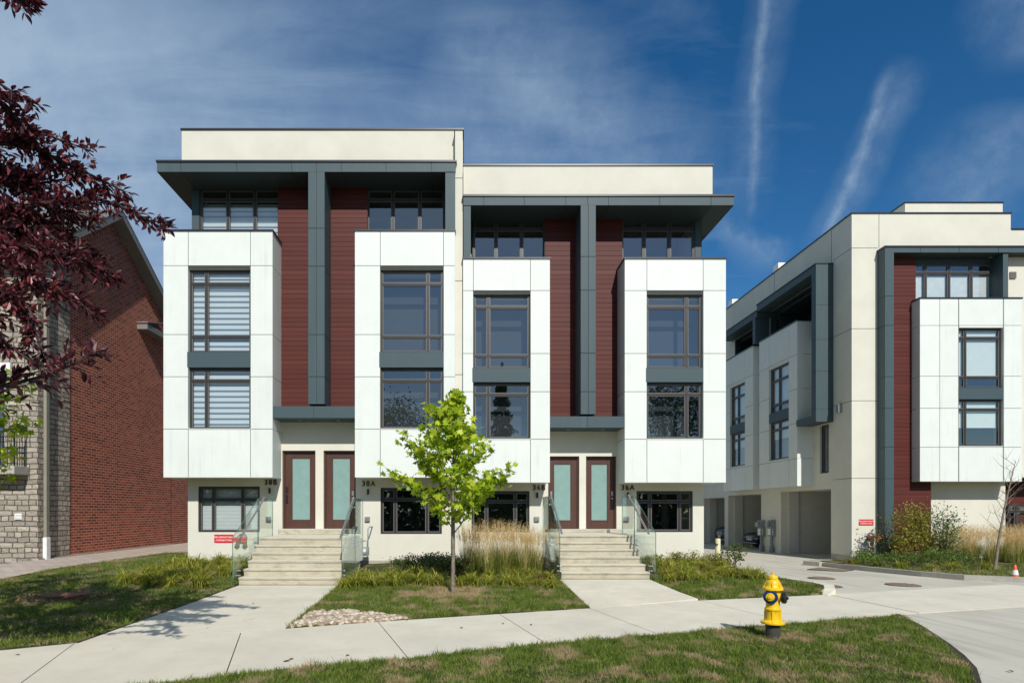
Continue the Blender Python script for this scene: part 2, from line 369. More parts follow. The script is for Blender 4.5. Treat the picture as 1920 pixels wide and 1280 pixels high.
M_lawn = leafmat("lawn_grass", [(0.045, 0.09, 0.012), (0.14, 0.21, 0.03), (0.31, 0.36, 0.07)], 9.0, 0.35, 0.6, 0.2, ((0.47, 0.36, 0.20), 0.51, 0.64, 2.0))
m, tt = mat("lawn_ground"); v = world_pos(tt)
c = vary(tt, v, (0.07, 0.085, 0.025), 0.4, 9)
c = tt.mix(tt.ramp(tt.math('ADD', tt.noise(v, 2.4, 4, 0.62), bare(tt, v)), [(0.49, (0,)*3), (0.60, (1,)*3)]), c, (0.36, 0.27, 0.15))
c = tt.mix(tt.math('MULTIPLY', tt.noise(v, 45, 4, 0.7), 0.6), c, (0.05, 0.05, 0.02))
finish(tt, c, 1.0, tt.noise(v, 60, 4, 0.7), 1.0, 0.02, 0.1); M_lawng = m
M_maple = leafmat("maple_leaf", [(0.14, 0.25, 0.010), (0.38, 0.52, 0.02), (0.72, 0.78, 0.07)], 1.8, 0.50, 0.45, 0.4)
M_purple = leafmat("purple_leaf", [(0.028, 0.008, 0.018), (0.085, 0.018, 0.030), (0.34, 0.085, 0.09)], 1.2, 0.30, 0.38, 0.5)
M_bark = simple("bark", (0.13, 0.10, 0.075), 0.95, amt=0.4, scale=18, bump=1.0, bscale=40)
M_pbark = simple("dark_bark", (0.045, 0.028, 0.028), 0.9, amt=0.3, scale=18, bump=0.6)
M_palebark = simple("pale_bark", (0.22, 0.18, 0.14), 0.95, amt=0.35, scale=18, bump=0.8, bscale=40)
M_lily = leafmat("daylily_leaf", [(0.14, 0.19, 0.018), (0.32, 0.35, 0.035), (0.50, 0.44, 0.08)], 2.5, 0.35, 0.5, 0.3, ((0.30, 0.19, 0.07), 0.56, 0.70, 2.2))
M_dkleaf = leafmat("dark_green_leaf", [(0.035, 0.055, 0.010), (0.085, 0.12, 0.018), (0.17, 0.20, 0.035)], 3, 0.25)
M_reed = leafmat("reed_blade", [(0.11, 0.16, 0.02), (0.20, 0.25, 0.04), (0.32, 0.34, 0.07)], 2.5, 0.35)
M_plume = leafmat("reed_plume", [(0.56, 0.40, 0.17), (0.76, 0.56, 0.27), (0.86, 0.68, 0.38)], 3, 0.4, 0.8, 0.1)
M_shrub = leafmat("shrub_leaf", [(0.10, 0.12, 0.014), (0.25, 0.25, 0.03), (0.42, 0.38, 0.06)], 2.2, 0.35, patch=((0.22, 0.09, 0.03), 0.6, 0.75, 2.0))
M_shrubg = leafmat("green_shrub_leaf", [(0.05, 0.09, 0.02), (0.13, 0.19, 0.05), (0.26, 0.31, 0.10)], 3, 0.35)
M_gleaf = leafmat("deep_tree_leaf", [(0.02, 0.05, 0.012), (0.05, 0.09, 0.02), (0.08, 0.13, 0.03)], 1.0, 0.25)
M_juniper = leafmat("juniper_leaf", [(0.04, 0.08, 0.010), (0.10, 0.17, 0.02), (0.19, 0.27, 0.04)], 3, 0.2)
M_rose = simple("rose_petals", (0.35, 0.03, 0.05), 0.7)
m, tt = mat("river_stone"); v = world_pos(tt)
wn = tt.n('ShaderNodeTexVoronoi', {'Vector': v, 'Scale': 14.0}).outputs['Color']
sv = tt.n('ShaderNodeNewGeometry').outputs['Random Per Island']
finish(tt, tt.ramp(sv, [(0.1, (0.27, 0.20, 0.14)), (0.5, (0.46, 0.37, 0.27)), (0.9, (0.64, 0.56, 0.44))]), 0.8, tt.noise(v, 60), 0.2, 0.004); M_pebble = m
m, tt = mat("rust_iron"); v = world_pos(tt)
finish(tt, vary(tt, v, (0.26, 0.19, 0.14), 0.3, 14), 0.8, tt.noise(v, 60), 0.5, 0.004, 0.3); M_rust = m
m, tt = mat("roof_shingle"); v = world_pos(tt)
finish(tt, vary(tt, v, (0.15, 0.15, 0.14), 0.3, 9), 0.95, tt.noise(v, 25), 0.8, 0.02, 0.2); M_shingle = m
M_eave = simple("grey_eave_metal", (0.20, 0.195, 0.175), 0.6)
M_pipe = simple("grey_downpipe_paint", (0.27, 0.25, 0.20), 0.6)
m, tt = mat("yellow_hydrant_paint"); v = world_pos(tt)
c = vary(tt, v, (0.82, 0.52, 0.012), 0.10, 9)
c = tt.mix(tt.math('MULTIPLY', tt.ramp(tt.noise(v, 22, 6, 0.7), [(0.56, (0,)*3), (0.70, (1,)*3)]), 0.55), c, (0.30, 0.17, 0.02))
c = tt.mix(tt.ramp(tt.noise(v, 46, 4, 0.6), [(0.70, (0,)*3), (0.73, (1,)*3)]), c, (0.10, 0.045, 0.02))
finish(tt, c, 0.38, tt.noise(v, 120, 5, 0.7), 0.5, 0.004, 0.5); M_yellow = m
M_blue = simple("blue_ring_paint", (0.012, 0.035, 0.17), 0.4)
M_iron = simple("black_iron", (0.016, 0.015, 0.015), 0.35)
M_pipeiron = simple("weathered_iron_pipe", (0.045, 0.043, 0.038), 0.7, amt=0.4, scale=20, bump=0.5)
M_bollard = simple("pale_yellow_paint", (0.66, 0.62, 0.40), 0.6)
M_orange = simple("orange_plastic", (0.75, 0.10, 0.02), 0.5)
M_car = simple("black_car_paint", (0.006, 0.006, 0.008), 0.22, spec=0.25, amt=0.02)
M_suv = simple("dark_grey_car_paint", (0.010, 0.011, 0.012), 0.25, spec=0.25, amt=0.02)
M_carglass = simple("dark_car_glass", (0.01, 0.012, 0.014), 0.05)
M_chrome = simple("chrome", (0.45, 0.45, 0.45), 0.25, metal=1.0)
M_lamp = simple("clear_headlight", (0.30, 0.32, 0.33), 0.15)
M_rubber = simple("tyre_rubber", (0.012, 0.012, 0.012), 0.8)
M_stump = simple("weathered_stump_wood", (0.17, 0.07, 0.035), 0.95, amt=0.4, scale=12, bump=1.0, bscale=25)
M_asphalt = simple("asphalt", (0.05, 0.05, 0.05), 0.95, amt=0.2, scale=20, bump=0.6)
# ---------------------------------------------------------------- terrain heights
def sst(a, b, x): 
    t_ = min(1, max(0, (x - a) / (b - a))); return t_ * t_ * (3 - 2 * t_)
def GZ(x, y):
    """lawn height"""
    return 0.20 * sst(11.0, 17, y) * (1 - 0.85 * math.exp(-((x + 4.1) / 1.9) ** 2) * (1 - 0.4 * sst(15, 18, y))) * (1 if x < 9 else 0.4) + 0.02
def DZ(x, y): return -0.13 * sst(13.5, 22, y)
def sheet(name, poly, zf, m, step=0.5, parent=None, kind='structure', thick=0.0):
    bm = bmesh.new(); vs = [bm.verts.new((x, y, 0)) for x, y in poly]; bm.faces.new(vs)
    xs = [p[0] for p in poly]; ys = [p[1] for p in poly]
    for ax, lo, hi in ((0, min(xs), max(xs)), (1, min(ys), max(ys))):
        k = lo + step
        while k < hi:
            no = (1, 0, 0) if ax == 0 else (0, 1, 0); c_ = (k, 0, 0) if ax == 0 else (0, k, 0)
            bmesh.ops.bisect_plane(bm, geom=bm.verts[:] + bm.edges[:] + bm.faces[:], plane_co=c_, plane_no=no, dist=1e-5); k += step
    bmesh.ops.triangulate(bm, faces=bm.faces[:])
    for v_ in bm.verts: v_.co.z = zf(v_.co.x, v_.co.y)
    if thick:
        be = [e_ for e_ in bm.edges if len(e_.link_faces) == 1]
        ex = bmesh.ops.extrude_edge_only(bm, edges=be)['geom']
        for g_ in ex:
            if isinstance(g_, bmesh.types.BMVert): g_.co.z -= thick
    bmesh.ops.recalc_face_normals(bm, faces=bm.faces)
    for f_ in bm.faces:
        if f_.normal.z < -0.5: f_.normal_flip()
    me = bpy.data.meshes.new(name); bm.to_mesh(me); bm.free(); me.materials.append(m)
    o = bpy.data.objects.new(name, me); COL.objects.link(o); ORG[o.name] = Vector((0,0,0))
    if kind: o['kind'] = kind
    return o

# ---------------------------------------------------------------- walls, panels, windows
def wallholes(mb, x0, x1, z0, z1, y0, y1, holes, m=0, mr=None):
    xs = sorted({x0, x1, *[h[0] for h in holes], *[h[1] for h in holes]}); zs = sorted({z0, z1, *[h[2] for h in holes], *[h[3] for h in holes]})
    xs = [x for x in xs if x0 <= x <= x1]; zs = [z for z in zs if z0 <= z <= z1]
    for i in range(len(xs)-1):
        for j in range(len(zs)-1):
            a, b, c, d = xs[i], xs[i+1], zs[j], zs[j+1]; mx, mz = (a+b)/2, (c+d)/2
            if any(h[0] < mx < h[1] and h[2] < mz < h[3] for h in holes): continue
            mb.quad((a,y0,c), (b,y0,c), (b,y0,d), (a,y0,d), m); mb.quad((b,y1,c), (a,y1,c), (a,y1,d), (b,y1,d), m)
    mr = m if mr is None else mr
    for h in list(holes) + [(x0, x1, z0, z1)]:
        a, b, c, d = h
        mb.quad((a,y0,c), (a,y1,c), (a,y1,d), (a,y0,d), mr); mb.quad((b,y1,c), (b,y0,c), (b,y0,d), (b,y1,d), mr)
        mb.quad((a,y0,d), (a,y1,d), (b,y1,d), (b,y0,d), mr); mb.quad((a,y1,c), (a,y0,c), (b,y0,c), (b,y1,c), mr)
def panels(mb, xs, zs, y, holes=(), m=0, gap=0.016, th=0.012):
    for i in range(len(xs)-1):
        for j in range(len(zs)-1):
            a, b, c, d = xs[i], xs[i+1], zs[j], zs[j+1]; mx, mz = (a+b)/2, (c+d)/2
            if any(h[0] < mx < h[1] and h[2] < mz < h[3] for h in holes): continue
            g0 = 0 if i == 0 else gap/2; g1 = 0 if i == len(xs)-2 else gap/2; h0 = 0 if j == 0 else gap/2; h1 = 0 if j == len(zs)-2 else gap/2
            mb.box(a+g0, b-g1, y-th, y+0.002, c+h0, d-h1, m)
def window(parent, x0, x1, z0, z1, y, mull=(), trans=(), blind=None, T=None, room=1.3, fw=0.055, beads=True, blind_mat=None, label=None):
    mb = MB(T); e = 0.003
    mb.box(x0, x0+fw, y, y+0.09, z0, z1); mb.box(x1-fw, x1, y, y+0.09, z0, z1)
    mb.box(x0+fw, x1-fw, y, y+0.09, z1-fw, z1); mb.box(x0+fw, x1-fw, y-0.012, y+0.09, z0, z0+fw*0.9)
    zz_ = [z0+fw*0.9] + sorted(trans) + [z1-fw]; xx_ = [x0+fw] + sorted(mull) + [x1-fw]
    for k in sorted(trans): mb.box(x0+fw, x1-fw, y+e, y+0.088, k-0.032, k+0.032)
    for k in sorted(mull): mb.box(k-0.036, k+0.036, y+2*e, y+0.086, z0+fw*0.9, z1-fw)
    if beads:
        for i in range(len(xx_)-1):
            for j in range(len(zz_)-1):
                a = xx_[i] + (0.036 if i else 0); b = xx_[i+1] - (0.036 if i < len(xx_)-2 else 0)
                c = zz_[j] + (0.032 if j else 0); d = zz_[j+1] - (0.032 if j < len(zz_)-2 else 0)
                w = 0.022
                mb.box(a, a+w, y+0.02, y+0.07, c, d, 1); mb.box(b-w, b, y+0.02, y+0.07, c, d, 1)
                mb.box(a+w, b-w, y+0.02, y+0.07, c, c+w, 1); mb.box(a+w, b-w, y+0.02, y+0.07, d-w, d, 1)
    wdw = mb.build('window', [M_frame, M_bead], parent)
    if label: wdw['label'] = label
    p = MB(T); p.quad((x0+0.02, y+0.055, z0+0.02), (x1-0.02, y+0.055, z0+0.02), (x1-0.02, y+0.055, z1-0.02), (x0+0.02, y+0.055, z1-0.02)); p.build('pane', M_glass, wdw)
    if blind:
        b0, b1 = blind
        b = MB(T)
        for i in range(len(xx_)-1):
            a_, c_ = xx_[i] + 0.01, xx_[i+1] - 0.01
            b.box(a_, c_, y+0.12, y+0.126, b0, b1); b.tube([(a_, y+0.123, b0), (c_, y+0.123, b0)], 0.012, 6)
        b.build('blind', blind_mat or M_zebra, wdw)
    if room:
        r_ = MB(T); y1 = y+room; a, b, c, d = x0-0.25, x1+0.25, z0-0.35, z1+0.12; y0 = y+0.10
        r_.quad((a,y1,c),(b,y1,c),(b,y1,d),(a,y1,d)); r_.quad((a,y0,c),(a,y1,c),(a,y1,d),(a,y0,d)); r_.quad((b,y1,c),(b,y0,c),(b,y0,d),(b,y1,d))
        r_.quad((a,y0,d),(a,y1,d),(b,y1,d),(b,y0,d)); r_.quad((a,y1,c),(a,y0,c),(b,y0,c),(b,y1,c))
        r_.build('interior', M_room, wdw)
    return wdw
def boards(mb, x0, x1, y, z0, z1, pitch=0.145, m=0):
    z = z0
    k = 0
    while z < z1 - 1e-4:
        zt = min(z1, z + pitch); tilt = random.uniform(0.0, 0.006)
        # a shiplap board leaning very slightly outwards at its lower edge
        mb.add([(x0,y-0.004-tilt,z+0.006),(x1,y-0.004-tilt,z+0.006),(x1,y,zt),(x0,y,zt),(x0,y+0.012,z+0.006),(x1,y+0.012,z+0.006),(x1,y+0.012,zt),(x0,y+0.012,zt)],
               [(0,1,2,3),(0,4,5,1),(3,2,6,7),(0,3,7,4),(1,5,6,2)], m)
        z = zt; k += 1
def text_mesh(txt, size, m, loc, parent=None, name='lettering', depth=0.008, align='CENTER', spacing=1.0, rot=(90, 0, 0), bold=0.0):
    cu = bpy.data.curves.new('txt', 'FONT'); cu.body = txt; cu.size = size; cu.extrude = depth; cu.align_x = align; cu.align_y = 'CENTER'; cu.space_character = spacing; cu.offset = bold
    o = bpy.data.objects.new('txt', cu); COL.objects.link(o)
    dg = bpy.context.evaluated_depsgraph_get(); me = bpy.data.meshes.new_from_object(o.evaluated_get(dg)); me.name = name
    bpy.data.objects.remove(o)
    o = bpy.data.objects.new(name, me); COL.objects.link(o); me.materials.clear(); me.materials.append(m)
    if parent: o.parent = parent; o.location = Vector(loc) - ORG[parent.name]
    else: o.location = loc
    o.rotation_euler = tuple(R(a) for a in rot); return o

YF, YW, YT, YP = 17.5, 18.35, 18.5, 17.95      # bay front, wall, top-floor windows, parapet
def fx(px): return WX(px, YF)
def fz(py): return WZ(py, YF)
def townhouse(name, label, sp):
    root = thing(name, (sp['cx'], YW, sp['gz']), label, 'townhouse')
    x0, x1 = sp['ground']                       # outer ends of the ground wall
    zs0 = sp['base']; zcan = fz(sp['entry'][2])+0.12; zsof = fz(sp['soffit'])
    # ground-floor wall with window and door openings
    holes = [(WX(a, YW), WX(b, YW), WZ(d, YW), WZ(c, YW)) for a, b, c, d in sp['gwin']]
    dz0 = WZ(sp['doorz'][1], 18.47); dz1 = WZ(sp['doorz'][0], 18.47)
    dh = [(WX(a, 18.45), WX(b, 18.45), dz0, dz1) for a, b in sp['doors']]
    mb = MB(); wallholes(mb, x0, x1, zs0, zcan, YW, YW+0.3, holes + dh)
    mb.box(x0, x0+0.25, YW+0.3, 31, zs0, zsof+0.1); mb.box(x1-0.25, x1, YW+0.3, 31, zs0, zsof+0.1); mb.box(x0+0.25, x1-0.25, 30.7, 31, zs0, zsof+0.1)
    mb.box(x0+0.25, x1-0.25, 20.9, 21.1, zs0, zsof+0.1)
    mb.build('wall', M_cream, root)
    mb = MB(); mb.box(x0-0.012, x1+0.012, YW-0.014, YW+0.1, zs0-0.25, zs0+0.002); mb.build('foundation', M_kerb, root)
    # parapet
    px0, px1, pt = sp['parapet']; zp = WZ(pt, YP)
    mb = MB(); mb.box(px0, px1, YP, 27, zsof+0.22, zp)
    pr = mb.build('parapet', M_cream, root)
    mb = MB(); mb.box(px0-0.03, px1+0.03, YP-0.03, YP+0.3, zp, zp+0.05); mb.box(px0-0.03, px0+0.3, YP+0.3, 27, zp, zp+0.05); mb.box(px1-0.3, px1+0.03, YP+0.3, 27, zp, zp+0.05)
    mb.build('flashing', M_cap, pr)
    # canopy
    c0, c1, ct = sp['canopy']; zt = fz(ct)
    mb = MB(); mb.box(c0+0.01, c1-0.01, YF+0.014, 27.2, zsof, zt, 1)
    panels(mb, [c0] + [fx(p) for p in sp['cj']] + [c1], [zsof-0.004, zt], YF+0.012, m=0)
    for xx in ([c0] if sp['side'] < 0 else [c1]):
        s_ = -1 if sp['side'] < 0 else 1
        mb.box(xx - 0.012*(s_ > 0)*0 , xx + s_*0.012, YF+0.01, 27.2, zsof-0.004, zt, 0)
    xs = [c0+0.02] + [fx(p) for p in sp['cj'][::2]] + [c1-0.02]
    for a, b in zip(xs, xs[1:]): mb.box(a+0.008, b-0.008, YF+0.02, 19.4, zsof-0.006, zsof+0.01, 2)
    cn = mb.build('canopy', [M_slate, M_joint, M_soffit], root)
    mb = MB(); mb.box(c0-0.03, c1+0.03, YF-0.03, 27.2, zt, zt+0.055); mb.build('flashing', M_cap, cn)
    # siding between the bays
    b1, b2 = sp['bays']; sx0, sx1 = b1['x'][1]-0.12, b2['x'][0]+0.12
    mb = MB(); boards(mb, sp['red'][0], sp['red'][1], YW, zcan-0.1, zsof)
    mb.box(sp['red'][0]-0.02, sp['red'][1]+0.02, YW+0.012, YW+0.2, zcan, zsof, 1); mb.build('siding', [M_red_siding, M_joint], root)
    # fin
    f0, f1 = fx(sp['fin'][0]), fx(sp['fin'][1]); fb = fz(sp['fin'][2])
    mb = MB(); zl = [fb] + [fz(k) for k in sp['fj'][::-1]] + [zsof]
    mb.box(f0+0.012, f1-0.012, YF+0.014, YW, fb, zsof-0.002, 1); panels(mb, [f0, (f0+f1)/2, f1], zl, YF+0.012)
    for i in range(len(zl)-1):
        a, b = zl[i]+0.008*(i > 0), zl[i+1]-0.008
        mb.box(f0, f0+0.013, YF+0.012, YW-0.001, a, b); mb.box(f1-0.013, f1, YF+0.012, YW-0.001, a, b)
    mb.build('fin', [M_slate, M_joint], root)
    # entry canopy
    e0, e1 = b1['x'][1]+0.004, b2['x'][0]-0.004; ez1, ez0 = fz(sp['entry'][0]), fz(sp['entry'][1])
    mb = MB(); mb.box(e0, e1, YF+0.034, YW+0.1, ez0+0.002, ez1, 1); panels(mb, [e0, (e0+e1)/2, e1], [ez0, ez1], YF+0.034)
    mb.box(e0, e1, YF+0.03, YW-0.001, ez0-0.004, ez0+0.003, 0)
    ec = mb.build('entry_canopy', [M_slate, M_joint], root)
    for u in (0.28, 0.76):
        l = MB(); l.lathe([(0.055, -0.010), (0.055, 0.0), (0.0, 0.0)], (e0 + (e1-e0)*u, YF+0.45, ez0-0.004), n=16); l.build('downlight', M_steel, ec)
    # bays
    for b in (b1, b2):
        bx0, bx1 = b['x']; bz0, bz1 = fz(b['z'][1]), fz(b['z'][0]); xs = [bx0] + [fx(p) for p in b['j']] + [bx1]; zs = [bz0] + [fz(p) for p in b['zj'][::-1]] + [bz1]
        hx0, hx1 = fx(b['w'][0]), fx(b['w'][1]); hz0, hz1 = fz(b['w'][3]), fz(b['w'][2])
        hole = (hx0, hx1, hz0, hz1)
        mb = MB(); y = YF+0.012
        wallholes(mb, bx0+0.012, bx1-0.012, bz0+0.012, bz1-0.002, y, YF+0.25, [hole], 1, 0)
        # front panels cut round the opening
        xs2 = [bx0, hx0, hx1, bx1]
        for i in range(3):
            for j in range(len(zs)-1):
                c, d = zs[j], zs[j+1]
                h0 = 0 if j == 0 else 0.008; h1 = 0 if j == len(zs)-2 else 0.008
                if i == 1:
                    if d <= hz0 + 0.05: mb.box(xs2[1]+0.008, xs2[2]-0.008, YF, YF+0.014, c+h0, min(d-h1, hz0), 0)
                    elif c >= hz1 - 0.15: mb.box(xs2[1]+0.008, xs2[2]-0.008, YF, YF+0.014, max(c+h0, hz1), d-h1, 0)
                else:
                    mb.box(xs2[i] + (0 if i == 0 else 0.008), xs2[i+1] - (0.008 if i == 0 else 0), YF, YF+0.014, c+h0, d-h1, 0)
        for j in range(len(zs)-1):                # side panels
            c, d = zs[j] + (0.008 if j else 0), zs[j+1] - (0.008 if j < len(zs)-2 else 0)
            mb.box(bx0, bx0+0.013, YF+0.014, YW, c, d); mb.box(bx1-0.013, bx1, YF+0.014, YW, c, d)
        mb.box(bx0+0.014, bx0+0.2, YF+0.25, YW, bz0+0.014, bz1-0.003, 1); mb.box(bx1-0.2, bx1-0.014, YF+0.25, YW, bz0+0.014, bz1-0.003, 1)
        mb.box(bx0+0.2, bx1-0.2, YF+0.25, YW, bz0+0.013, bz0+0.2, 0); mb.box(bx0+0.002, bx1-0.002, YF+0.014, YW-0.003, bz0, bz0+0.011, 0)
        mb.box(bx0+0.2, bx1-0.2, YF+0.25, YT+0.2, bz1-1.1, bz1-0.95, 0)
        bay = mb.build('bay', [M_white, M_joint], root)
        mb = MB(); cz = bz1; cp = 0.025
        mb.box(bx0-cp, bx1+cp, YF-cp, YF+0.27, cz, cz+0.055); mb.box(bx0-cp, bx0+0.22, YF+0.27, YW+0.1, cz, cz+0.055); mb.box(bx1-0.22, bx1+cp, YF+0.27, YW+0.1, cz, cz+0.055)
        mb.build('flashing', M_cap, bay)
        wy = YF + 0.10
        ub = fz(b['band'][0]); lb = fz(b['band'][1])
        mb = MB(); mb.box(hx0-0.03, hx1+0.0, YF-0.006, wy+0.05, lb, ub, 0); mb.build('spandrel_band', M_slate, bay)
        mx = fx(b['m'])
        window(root, hx0, hx1, ub, hz1, wy, [mx], [fz(b['u'][0]), fz(b['u'][1])], blind=(ub+0.02, hz1-0.05) if b.get('blind') else None, room=0.62)
        window(root, hx0, hx1, hz0, lb, wy, [mx], [fz(b['l'])], blind=(hz0+0.03, lb-0.05) if b.get('blind') else None, room=0.62)
        # sill lip
        mb = MB(); mb.box(hx0-0.01, hx1+0.01, YF-0.018, wy, hz0-0.02, hz0+0.001); mb.build('window_sill', M_white, bay)
        # top floor
        a, c = WX(b['t'][0], YT), WX(b['t'][1], YT); tz0 = bz1-0.95; tz1 = WZ(b['tz'][0], YT)+0.04
        ms = [WX(p, YT) for p in b['tm']]
        window(root, a, c, tz0, tz1, YT, ms, [WZ(b['tz'][1], YT)], blind=(tz0+0.03, tz1-0.45) if b.get('blind') else None, fw=0.06)
        mb = MB(); mb.box(a-0.3, c+0.3, YT+0.05, YT+0.3, tz1, zsof); mb.build('window_header', M_soffit, root)
    # end pillars of the top floor
    for a, b, y0_, y1_, zb, zt_ in sp['cols']:
        mb = MB(); mb.box(a, b, y0_, y1_, zb, zt_); mb.build('column', M_slate, root)
    # doors
    for (a, b, c, d), (g0, g1), side, blk in zip(dh, sp['dglass'], sp['dside'], sp['dkind']):
        yd = 18.47; mb = MB(); fw = 0.045
        mb.box(a, a+fw, yd-0.03, yd+0.09, c, d); mb.box(b-fw, b, yd-0.03, yd+0.09, c, d); mb.box(a+fw, b-fw, yd-0.03, yd+0.09, d-fw, d)
        gx0, gx1 = WX(g0, yd), WX(g1, yd); gz0, gz1 = WZ(sp['dgz'][1], yd), WZ(sp['dgz'][0], yd); y0_, y1_ = yd+0.02, yd+0.065
        mb.box(a+fw+.003, gx0, y0_, y1_, c+0.01, d-fw-.003); mb.box(gx1, b-fw-.003, y0_, y1_, c+0.01, d-fw-.003)
        mb.box(gx0, gx1, y0_+.001, y1_, c+0.01, gz0); mb.box(gx0, gx1, y0_+.001, y1_, gz1, d-fw-.003)
        dr = mb.build('door', M_door, root, bevel=0.004)
        g_ = MB(); g_.box(gx0-0.01, gx1+0.01, y0_+0.012, y1_-0.01, gz0-0.01, gz1+0.01); g_.build('glass_panel', M_frost, dr)
        fr_ = MB(); w = 0.02
        fr_.box(gx0, gx0+w, y0_-0.006, y0_+0.011, gz0, gz1); fr_.box(gx1-w, gx1, y0_-0.006, y0_+0.011, gz0, gz1); fr_.box(gx0+w, gx1-w, y0_-0.006, y0_+0.011, gz0, gz0+w); fr_.box(gx0+w, gx1-w, y0_-0.006, y0_+0.011, gz1-w, gz1)
        fr_.build('glazing_bead', M_door, dr)
        hx = a+0.11 if side < 0 else b-0.11; hz = c+1.0
        h = MB()
        if blk == 'lock':
            h.box(hx-0.035, hx+0.035, y0_-0.03, y0_-0.001, hz+0.12, hz+0.30); h.box(hx-0.03, hx+0.03, y0_-0.02, y0_-0.001, hz-0.22, hz+0.06)
            h.tube([(hx, y0_-0.01, hz+0.02), (hx, y0_-0.07, hz-0.01), (hx, y0_-0.07, hz-0.17), (hx, y0_-0.01, hz-0.2)], 0.012)
            h.build('handle', M_dark, dr, bevel=0.004)
        else:
            h.box(hx-0.03, hx+0.03, y0_-0.03, y0_-0.001, hz+0.02, hz+0.16); h.lathe([(0.0, -0.07), (0.03, -0.06), (0.032, -0.03), (0.015, 0.0)], (hx, y0_, hz-0.06), 'y', 14)
            h.build('handle', M_steel, dr, smooth=False)
    for i, (a, b, c, d) in enumerate(holes):
        ml = [WX(p, YW+0.1) for p in sp['gm'][i]]
        window(root, a, b, c, d, YW+0.05, ml, [WZ(sp['gt'], YW+0.1)], blind=(c+0.04, d-0.06) if sp['gblind'][i] else None, blind_mat=M_blind, fw=0.06)
    return root

zj38 = [498, 627, 706, 804]; zj36 = [544.6, 662.5, 734, 823]
A38 = townhouse('townhouse', 'taller white and red townhouse pair with striped blinds and entries 38B and 38A', dict(
    cx=-4.3, gz=0.1, side=-1, base=0.24, ground=(-8.45, 0.0), parapet=(-8.45, 0.0, 244.5), canopy=(fx(294.8), fx(854.6), 304.5), soffit=322, cj=[339, 444, 547, 593, 640, 724, 809],
    entry=(761, 783, 783), red=(fx(511)-0.1, -2.95), fin=(578, 608.5, 757), fj=[428, 499, 627, 706],
    bays=[dict(x=(fx(306.5), fx(511)), z=(434, 894.5), j=[351, 470.5], zj=zj38, w=(353, 469.5, 504, 803), m=384, u=(529.5, 629), l=712, band=(659.5, 688.5), blind=1, t=(374, 526.5), tm=[427, 477.5], tz=(356, 375)),
          dict(x=(fx(665.5), fx(853)), z=(434, 894.5), j=[712, 832], zj=zj38, w=(713, 831.5, 504, 803), m=802, u=(529.5, 629), l=712, band=(659.5, 688.5), t=(687, 835), tm=[736.5, 787], tz=(356, 375))],
    cols=[(-8.39, WX(374, 18.5)-0.002, 18.48, 18.9, 8.9, fz(322)+.01), (fx(835), fx(853.5), YF+0.02, 18.6, fz(434)+0.02, fz(322)+.01)],
    doorz=(845, 990.5), doors=[(531, 593), (608, 668)], dglass=[(547, 582), (623, 657)], dgz=(858, 975), dside=[-1, 1], dkind=['lock', 'knob'],
    gwin=[(371.5, 487, 911.5, 997), (713.5, 828.5, 914, 1000.5)], gm=[(401, 456), (741.5, 801)], gt=936, gblind=[1, 0]))
# party strip between the two pairs belongs to the taller one
mb = MB(); mb.box(-0.232, -0.008, YF+0.14, YP-0.001, 0.2, WZ(244.5, YF+0.14)); o = mb.build('party_wall', M_cream, A38)
mb = MB(); z_ = WZ(244.5, YF+0.14); mb.box(-0.262, 0.022, YF+0.11, YP-0.001, z_, z_+0.045); mb.build('flashing', M_cap, o)
for k in (329, 523, 700):
    mb = MB(); mb.box(-0.233, -0.007, YF+0.137, YF+0.145, fz(k)-0.008, fz(k)+0.008); mb.build('wall_joint', M_joint, o)
A36 = townhouse('townhouse', 'lower white and red townhouse pair with plain dark windows and entries 36B and 36A', dict(
    cx=3.7, gz=0.15, side=1, base=0.26, ground=(0.012, 7.40), parapet=(0.012, 7.50, 311.5), canopy=(0.012, fx(1375.5), 368.5), soffit=384.5, cj=[907, 983, 1061, 1102, 1141, 1237, 1333],
    entry=(780, 801, 801), red=(WX(1022, 18.35), WX(1166, 18.35)), fin=(1089, 1117, 776), fj=[481, 544, 662, 734],
    bays=[dict(x=(0.004, fx(1031)), z=(486, 904), j=[887, 996], zj=zj36, w=(887.5, 994.5, 550, 822), m=916, u=(573, 665), l=738, band=(689.5, 716), t=(886, 1023), tm=[930, 978], tz=(411, 430)),
          dict(x=(fx(1171.5), fx(1361)), z=(486, 904), j=[1212, 1320.5], zj=zj36, w=(1213, 1318.5, 550, 822), m=1290, u=(573, 665), l=738, band=(689.5, 716), t=(1164, 1303), tm=[1208, 1255.5], tz=(411, 430))],
    cols=[(0.016, fx(882.6), YF+0.02, 18.6, fz(486)+0.02, fz(384.5)+.01), (WX(1303, 18.5)+0.002, 7.38, 18.48, 18.9, 8.0, fz(384.5)+.01)],
    doorz=(855.5, 991), doors=[(1027, 1085), (1097.5, 1154.5)], dglass=[(1038, 1071), (1108, 1139.5)], dgz=(869, 976), dside=[-1, 1], dkind=['knob', 'knob'],
    gwin=[(884, 992.8, 920, 997), (1193.5, 1299, 920, 997)], gm=[(912, 966), (1218, 1273)], gt=940, gblind=[0, 0]))

